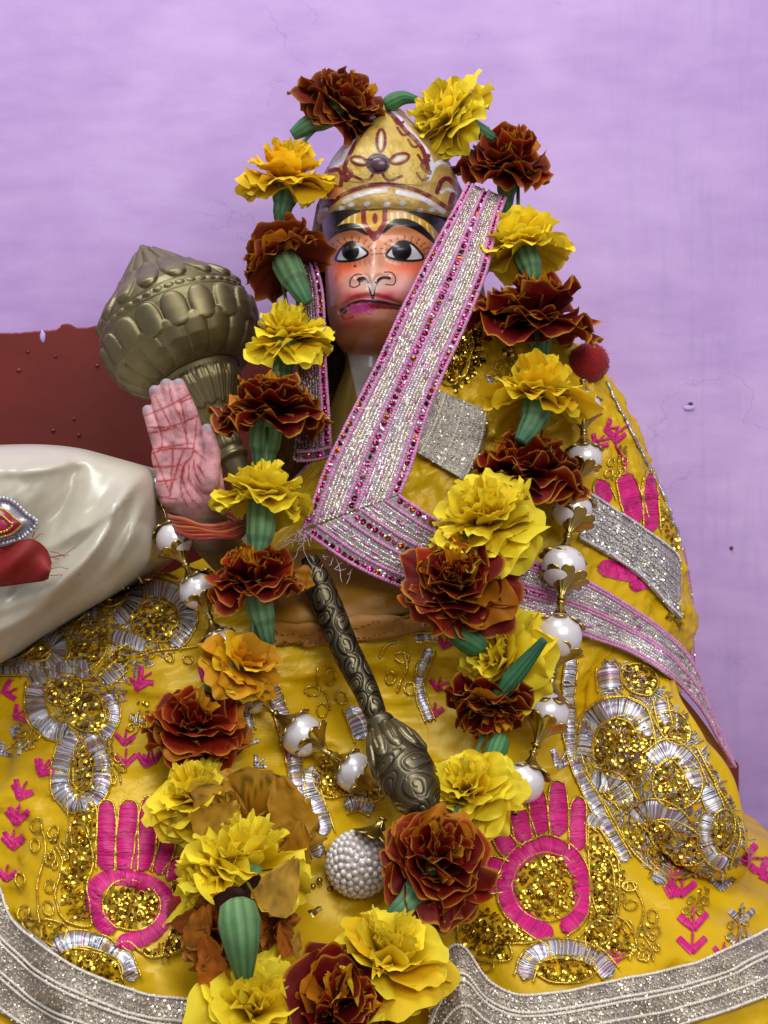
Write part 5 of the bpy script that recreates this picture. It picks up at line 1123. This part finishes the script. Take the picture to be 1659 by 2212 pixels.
# centre, radius, kind, axis (towards the bloom top, in picture directions), depth, facing, calyx
FL = [
    (756, 208, 106, 'B', (.7, -.75), -.020, .30, ((745, 243), (632, 292)), dict(cw=32)),
    (945, 240, 110, 'Y', (-.75, -.45), -.022, .30, ((985, 268), (1066, 300)), dict(cw=28)),
    (624, 352, 108, 'G', (.05, -1), -.030, .18, ((614, 395), (604, 478)), dict(cw=32, spread=1.6)),
    (600, 530, 100, 'B', (-.42, -.9), -.044, -.18, ((602, 545), (664, 655), -.056), dict(cw=36)),
    (622, 700, 100, 'Y', (-.05, -1), -.058, .22, ((622, 740), (612, 830)), dict(cw=34, spread=1.6)),
    (583, 855, 122, 'R', (.05, -1), -.085, .06, ((590, 885), (570, 1030)), dict(cw=40, spread=1.45)),
    (572, 1038, 110, 'Y', (.12, -1), -.118, -.10, ((572, 1075), (552, 1225), -.128), dict(cw=36, spread=1.6, flat=.85)),
    (548, 1222, 104, 'R', (-.1, -1), -.132, .10, ((578, 1250), (580, 1395)), dict(cw=34, kind2='Q')),
    (535, 1418, 102, 'O', (.62, -.7), -.146, .25, ((512, 1432), (424, 1518)), dict(cw=34, kind2='G', npet=22)),
    (430, 1545, 116, 'Q', (.2, -1), -.160, .28, ((412, 1575), (376, 1655)), dict(cw=32, kind2='R')),
    (412, 1700, 110, 'Y', (-.2, -1), -.188, .25, None, dict(npet=22)),
    (550, 1740, 150, 'W', (.2, -1), -.196, .35, None, dict(npet=26, rag=1.3, spread=1.7)),
    (535, 1830, 146, 'Y', (.15, -1), -.224, -.02, ((545, 1850), (520, 1950), -.236), dict(cw=52, npet=28, spread=1.6)),
    (440, 1905, 110, 'Y', (-.9, -.1), -.232, .2, None, dict(npet=20)),
    (430, 2040, 104, 'T', (-.8, .2), -.246, .3, None, dict(npet=16, rag=1.4)),
    (610, 2010, 60, 'T', (.7, .2), -.240, .4, None, dict(npet=8, rag=1.4, nout=5)),
    (560, 2160, 156, 'Y', (.15, -.8), -.270, .35, None, dict(npet=28)),
    (1100, 325, 108, 'B', (.15, -1), -.022, .32, ((1100, 375), (1090, 460)), dict(cw=26, kind2='Q')),
    (1122, 502, 106, 'Y', (-.15, -1), -.040, -.12, ((1136, 500), (1152, 615), -.052), dict(cw=32, spread=1.6)),
    (1150, 650, 134, 'R', (-.05, -1), -.062, .10, ((1170, 680), (1164, 775)), dict(cw=34, spread=1.5)),
    (1166, 822, 122, 'Y', (.2, -1), -.094, -.08, ((1155, 838), (1124, 955), -.112), dict(cw=38, spread=1.55, kind2='G')),
    (1142, 985, 130, 'R', (.05, -1), -.098, .12, ((1108, 990), (1098, 1085)), dict(cw=26, spread=1.5)),
    (1046, 1092, 138, 'Y', (-.25, -1), -.138, .32, None, dict(spread=1.6, npet=34)),
    (985, 1240, 128, 'R', (-.2, -1), -.152, .50, None, dict(cw=30, npet=36, kind2='Q')),
    (1062, 1415, 122, 'Y', (-.6, -.3), -.150, .42, None, dict(cw=26, npet=26)),
    (1055, 1550, 98, 'R', (-.1, 1), -.158, .30, None, dict(cw=24)),
    (1005, 1690, 122, 'Y', (-.3, -.8), -.190, .42, ((985, 1720), (958, 1775)), dict(cw=26, npet=28)),
    (952, 1840, 134, 'Q', (.3, -.9), -.225, .42, ((905, 1870), (842, 1985), -.238), dict(cw=42, npet=36, kind2='R')),
    (845, 2040, 150, 'Y', (.1, -.9), -.255, .20, ((810, 2080), (762, 2125)), dict(cw=40, npet=30, kind2='G', spread=1.6)),
    (725, 2150, 146, 'R', (.1, -.8), -.272, .50, None, dict(npet=26)),
]
for (u, v, r, kd, ax_, y_, fc, cal, kw) in FL: flower(u, v, r, kd, ax_, y_, fc, cal, **kw)
def stem(pts, w, c0='#4c7d48', c1='#2c6240'):                      # long calyx seen on its own between two blooms
    p = spline(pts, 4); path = np.array([P(*q_) for q_ in p]); t = np.linspace(0, 1, len(path)); mb = MB()
    tube(mb, path, np.interp(t, [0, .08, .3, .6, 1], [.5, .85, 1, .8, .4]) * w * sc(path[:, 1].mean()), L(c0) * (1 - t)[:, None] + L(c1) * t[:, None], 40, 0, 0, True, 11, .03); mb.build('calyx', MT['calyx'], gar)
stem([(1045, 1405, -.156), (985, 1362, -.152), (932, 1298, -.142)], 28, '#37693c', '#2a5c3c'); stem([(1070, 1510, -.165), (1120, 1450, -.168), (1176, 1382, -.172)], 22, '#2f6238', '#235338'); stem([(1085, 1590, -.166), (1068, 1630, -.172), (1040, 1685, -.184)], 24)
stem([(512, 1945, -.262), (520, 2020, -.270), (528, 2112, -.268)], 47, '#668a55', '#456e48'); stem([(830, 228, -.01), (868, 212, -.012), (900, 215, -.016)], 18)
# string running through the blooms
def string(idx):
    pts = [tuple(P(FL[i][0], FL[i][1], FL[i][5] + .004)) for i in idx]; mb = MB(); p = spline(np.array(pts) * 1000, 3) / 1000; tube(mb, p, .0012, L('#3a5a30'), 6); mb.build('string', MT['cord'], gar)
string([16, 14, 12, 10, 9, 8, 7, 6, 5, 4, 3, 2, 0]); string([1, 17, 18, 19, 20, 21, 22, 23, 24, 25, 26, 27, 28, 29])
# loose dried petals caught in the lower end
def dried(u, v, y, w, h, rot, c, seed):
    r_ = np.random.default_rng(seed); n, m = 12, 10; s_, t_ = np.meshgrid(np.linspace(0, 1, n), np.linspace(-1, 1, m), indexing='ij')
    wd = w * (.35 + .65 * np.sin(np.clip(s_ * 1.1, 0, 1) * PI * .62)) * (1 + .18 * fbm(s_ * 5 + seed, t_ * .1, seed) * 4); X_ = wd * t_; Y_ = (s_ - .5) * h * (1 - .12 * t_ ** 2 + .12 * fbm(t_ * 4 + 9, s_ * .1 + seed, seed) * 3)
    Zp = .16 * w * (fbm(s_ * 4 + seed, t_ * 3, seed) * 5 + t_ ** 2); ca, sa = math.cos(rot), math.sin(rot); s = sc(y); c0 = P(u, v, y)
    V = np.stack([c0[0] + (X_ * ca - Y_ * sa) * s, c0[1] - Zp * s, c0[2] - (X_ * sa + Y_ * ca) * s], 2).reshape(-1, 3)
    cc = jit(c, n * m, .12) * (1 - .55 * np.clip(fbm(s_ * 6 + 3, t_ * 4, seed + 3) * 4 - .3, 0, 1)).ravel()[:, None]; mb = MB(); mb.add(V, grid_faces(n, m), cc); o = mb.build('dried_petal', MT['petal'], gar); return o
for i, (u, v, y_, w, h, ro, c) in enumerate([(608, 1910, -.252, 42, 130, .5, '#c89c3c'), (575, 1925, -.248, 30, 60, 1.2, '#a8481c'), (505, 1945, -.252, 34, 80, 1.0, '#3a1c14'), (545, 1915, -.250, 20, 60, .6, '#34180f'), (470, 1770, -.214, 44, 110, .9, '#c0922c'), (620, 1740, -.208, 50, 130, -.3, '#c08c24'), (640, 1830, -.212, 36, 110, .2, '#a87818'),
                                            (430, 2000, -.256, 30, 90, .3, '#a8661c'), (455, 2070, -.262, 34, 110, -.2, '#b5651a'), (400, 1985, -.25, 18, 60, .7, '#8a4a18'), (612, 2030, -.25, 16, 70, -.2, '#b5641a'), (640, 2040, -.249, 12, 60, .2, '#c09038'), (655, 1245, -.125, 26, 50, .2, '#b5781c'), (390, 1780, -.2, 26, 80, .2, '#b89a20')]):
    dried(u, v, y_, w, h, ro, L(c), i + 60)

# ------------------------------------------------------------------ cream satin bundle, brooch and red gauze at the left
out_ = spline([(-260, 1010), (-120, 968), (0, 961), (90, 960), (170, 968), (240, 986), (300, 1004), (326, 1022), (336, 1070), (334, 1130), (330, 1180), (312, 1225), (240, 1282), (150, 1336), (60, 1392), (0, 1432), (-120, 1490), (-260, 1500), (-330, 1250)], 10, True)
n = len(out_); cen = np.array([20, 1190.]); nr_ = 44; V = []; yS = -.100
for k in range(nr_):
    f = (k + 1) / nr_; bulge_ = math.sqrt(max(0, 1 - f ** 4.5))
    for p in out_:
        u, v = cen + (p - cen) * f
        dy = .062 * bulge_ * .8 + (.0045 * (fbm((u + v * .6) / 60, (v - u * .75) / 210, 71) * 2.2) + .004 * math.sin((u * .55 + v * .85) / 34 + 2 * fbm(u / 120, v / 120, 77)) * np.clip((u + 40) / 240, 0, 1)) * min(1, (1 - f) * 5)
        for (pu, pv, an, wd, am, le) in ((250, 1090, .75, 16, .007, 130), (200, 1190, .95, 20, .009, 150), (120, 1260, .6, 18, .007, 160), (150, 1060, 1.25, 24, -.007, 110), (60, 1330, .55, 16, .006, 140), (280, 1160, 1.1, 12, .006, 90), (40, 1180, .9, 26, -.006, 160), (110, 1010, .2, 14, .004, 120)):
            ca_, sa_ = math.cos(-an), math.sin(-an); du, dv = u - pu, v - pv; lo_, cr_ = du * ca_ + dv * sa_, -du * sa_ + dv * ca_
            dy += 1.5 * am * math.exp(-((cr_ + lo_ * lo_ * .0012) / wd) ** 2 - (lo_ / le) ** 2) * min(1, (1 - f) * 6)
        V.append(P(u, v, yS - dy))
V = np.array(V); c_ = P(*cen, yS - .0496)
F = grid_faces(nr_, n, True); i = np.arange(n); j = (i + 1) % n
Vb = V[-n:].copy(); Vb[:, 1] = .06; Vb[:, 0] -= .01; VV = np.vstack([c_[None], V, Vb]); mb = MB()
mb.add(VV, [F + 1, np.stack([np.zeros(n, int), 1 + j, 1 + i], 1), np.stack([1 + (nr_ - 1) * n + i, 1 + (nr_ - 1) * n + j, 1 + nr_ * n + j, 1 + nr_ * n + i], 1)], (.6, .55, .45))
mb.build('satin_bundle', MT['cream'], label='shiny cream satin cloth bulging beside the red dado', category='cloth')
def satin_y(u, v):
    f = min(1, math.hypot(u - 20, (v - 1190) * 1.2) / 320); return yS - .062 * math.sqrt(max(0, 1 - f ** 4.5))
br = thing('brooch', P(20, 1130, satin_y(20, 1130)), 'small pink and silver leaf-shaped brooch pinned on the cream satin', 'brooch')
o3 = [(-60, 1110), (-10, 1078), (25, 1082), (60, 1112), (80, 1128), (60, 1152), (30, 1168), (-60, 1180)]
sp3 = spline(o3, 4, True)
def plate(mb, pts, y_off, thick, c):
    pts = np.asarray(pts); n = len(pts); m_ = pts.mean(0); yy = satin_y(*m_) + y_off
    A_ = np.array([P(u, v, yy - thick) for u, v in pts]); B_ = np.array([P(u, v, yy + .004) for u, v in pts]); C_ = P(*m_, yy - thick * 1.3)
    i = np.arange(n); j = (i + 1) % n; mb.add(np.vstack([C_[None], A_, B_]), [np.stack([np.zeros(n, int), 1 + i, 1 + j], 1), np.stack([1 + i, 1 + n + i, 1 + n + j, 1 + j], 1)], c)
mb = MB(); plate(mb, sp3, 0, .004, L('#9a96a0')); mb.build('silver_plate', MT['silver'], br)
mb = MB(); plate(mb, (sp3 - sp3.mean(0)) * .62 + sp3.mean(0) + np.array([-4, 2]), -.0045, .002, L('#b5124c')); mb.build('pink_enamel', MT['paint'], br)
mb = MB(); yb_ = satin_y(20, 1130) - .0085
for k in (.64, .40): tube(mb, np.array([P(u, v, yb_) for u, v in (sp3 - sp3.mean(0)) * k + sp3.mean(0) + np.array([-4, 2])]), .0006, L('#c0a048'), 6, .0016)
mb.build('gold_wire', MT['zari'], br)
mb = MB()
for i in range(0, len(sp3), 2): sphere(mb, P(*sp3[i], satin_y(20, 1130) - .004), .0013, jit(L('#b4b0b8'), 1, .2)[0], 10, 7)
mb.build('beaded_rim', MT['silver'], br)
rc = thing('red_ribbon', P(30, 1215, satin_y(30, 1215)), 'scrap of red gauze ribbon with frayed threads on the cream satin', 'ribbon')
mb = MB(); A_ = resample(spline([(-80, 1180), (0, 1182), (40, 1168), (72, 1165), (100, 1185), (112, 1215)], 5), 40); B_ = resample(spline([(-80, 1275), (0, 1268), (45, 1262), (75, 1258), (95, 1255), (105, 1250)], 5), 40); V = []
for i in range(40):
    for k in range(14):
        w = k / 13; u, v = A_[i] * (1 - w) + B_[i] * w; V.append(P(u, v, satin_y(u, v) - .006 - .006 * math.sin(w * PI) - .003 * math.sin(i * .3 + w * 4)))
mb.add(np.array(V), grid_faces(40, 14), (.4, .05, .04)); ro_ = mb.build('ribbon_cloth', MT['redcloth'], rc); so = ro_.modifiers.new('t', 'SOLIDIFY'); so.thickness = .0006
mb = MB()
for k in range(9):
    u0, v0, a_ = (70, 1168, random.uniform(-2.4, -.6)) if k < 3 else (108, random.uniform(1185, 1245), random.uniform(-.5, .3)); ln_ = random.uniform(20, 75); pts = [P(u0, v0, satin_y(u0, v0) - .008)]
    for j in range(1, 7):
        a_ += random.gauss(0, .08); u, v = u0 + math.cos(a_) * ln_ * j / 6, v0 + math.sin(a_) * ln_ * j / 6; pts.append(P(u, v, satin_y(min(u, 320), v) - .006))
    tube(mb, spline(np.array(pts) * 1000, .8) / 1000, .00016, L('#8c1712'), 4)
mb.build('frayed_thread', MT['cord'], rc, kind='stuff')
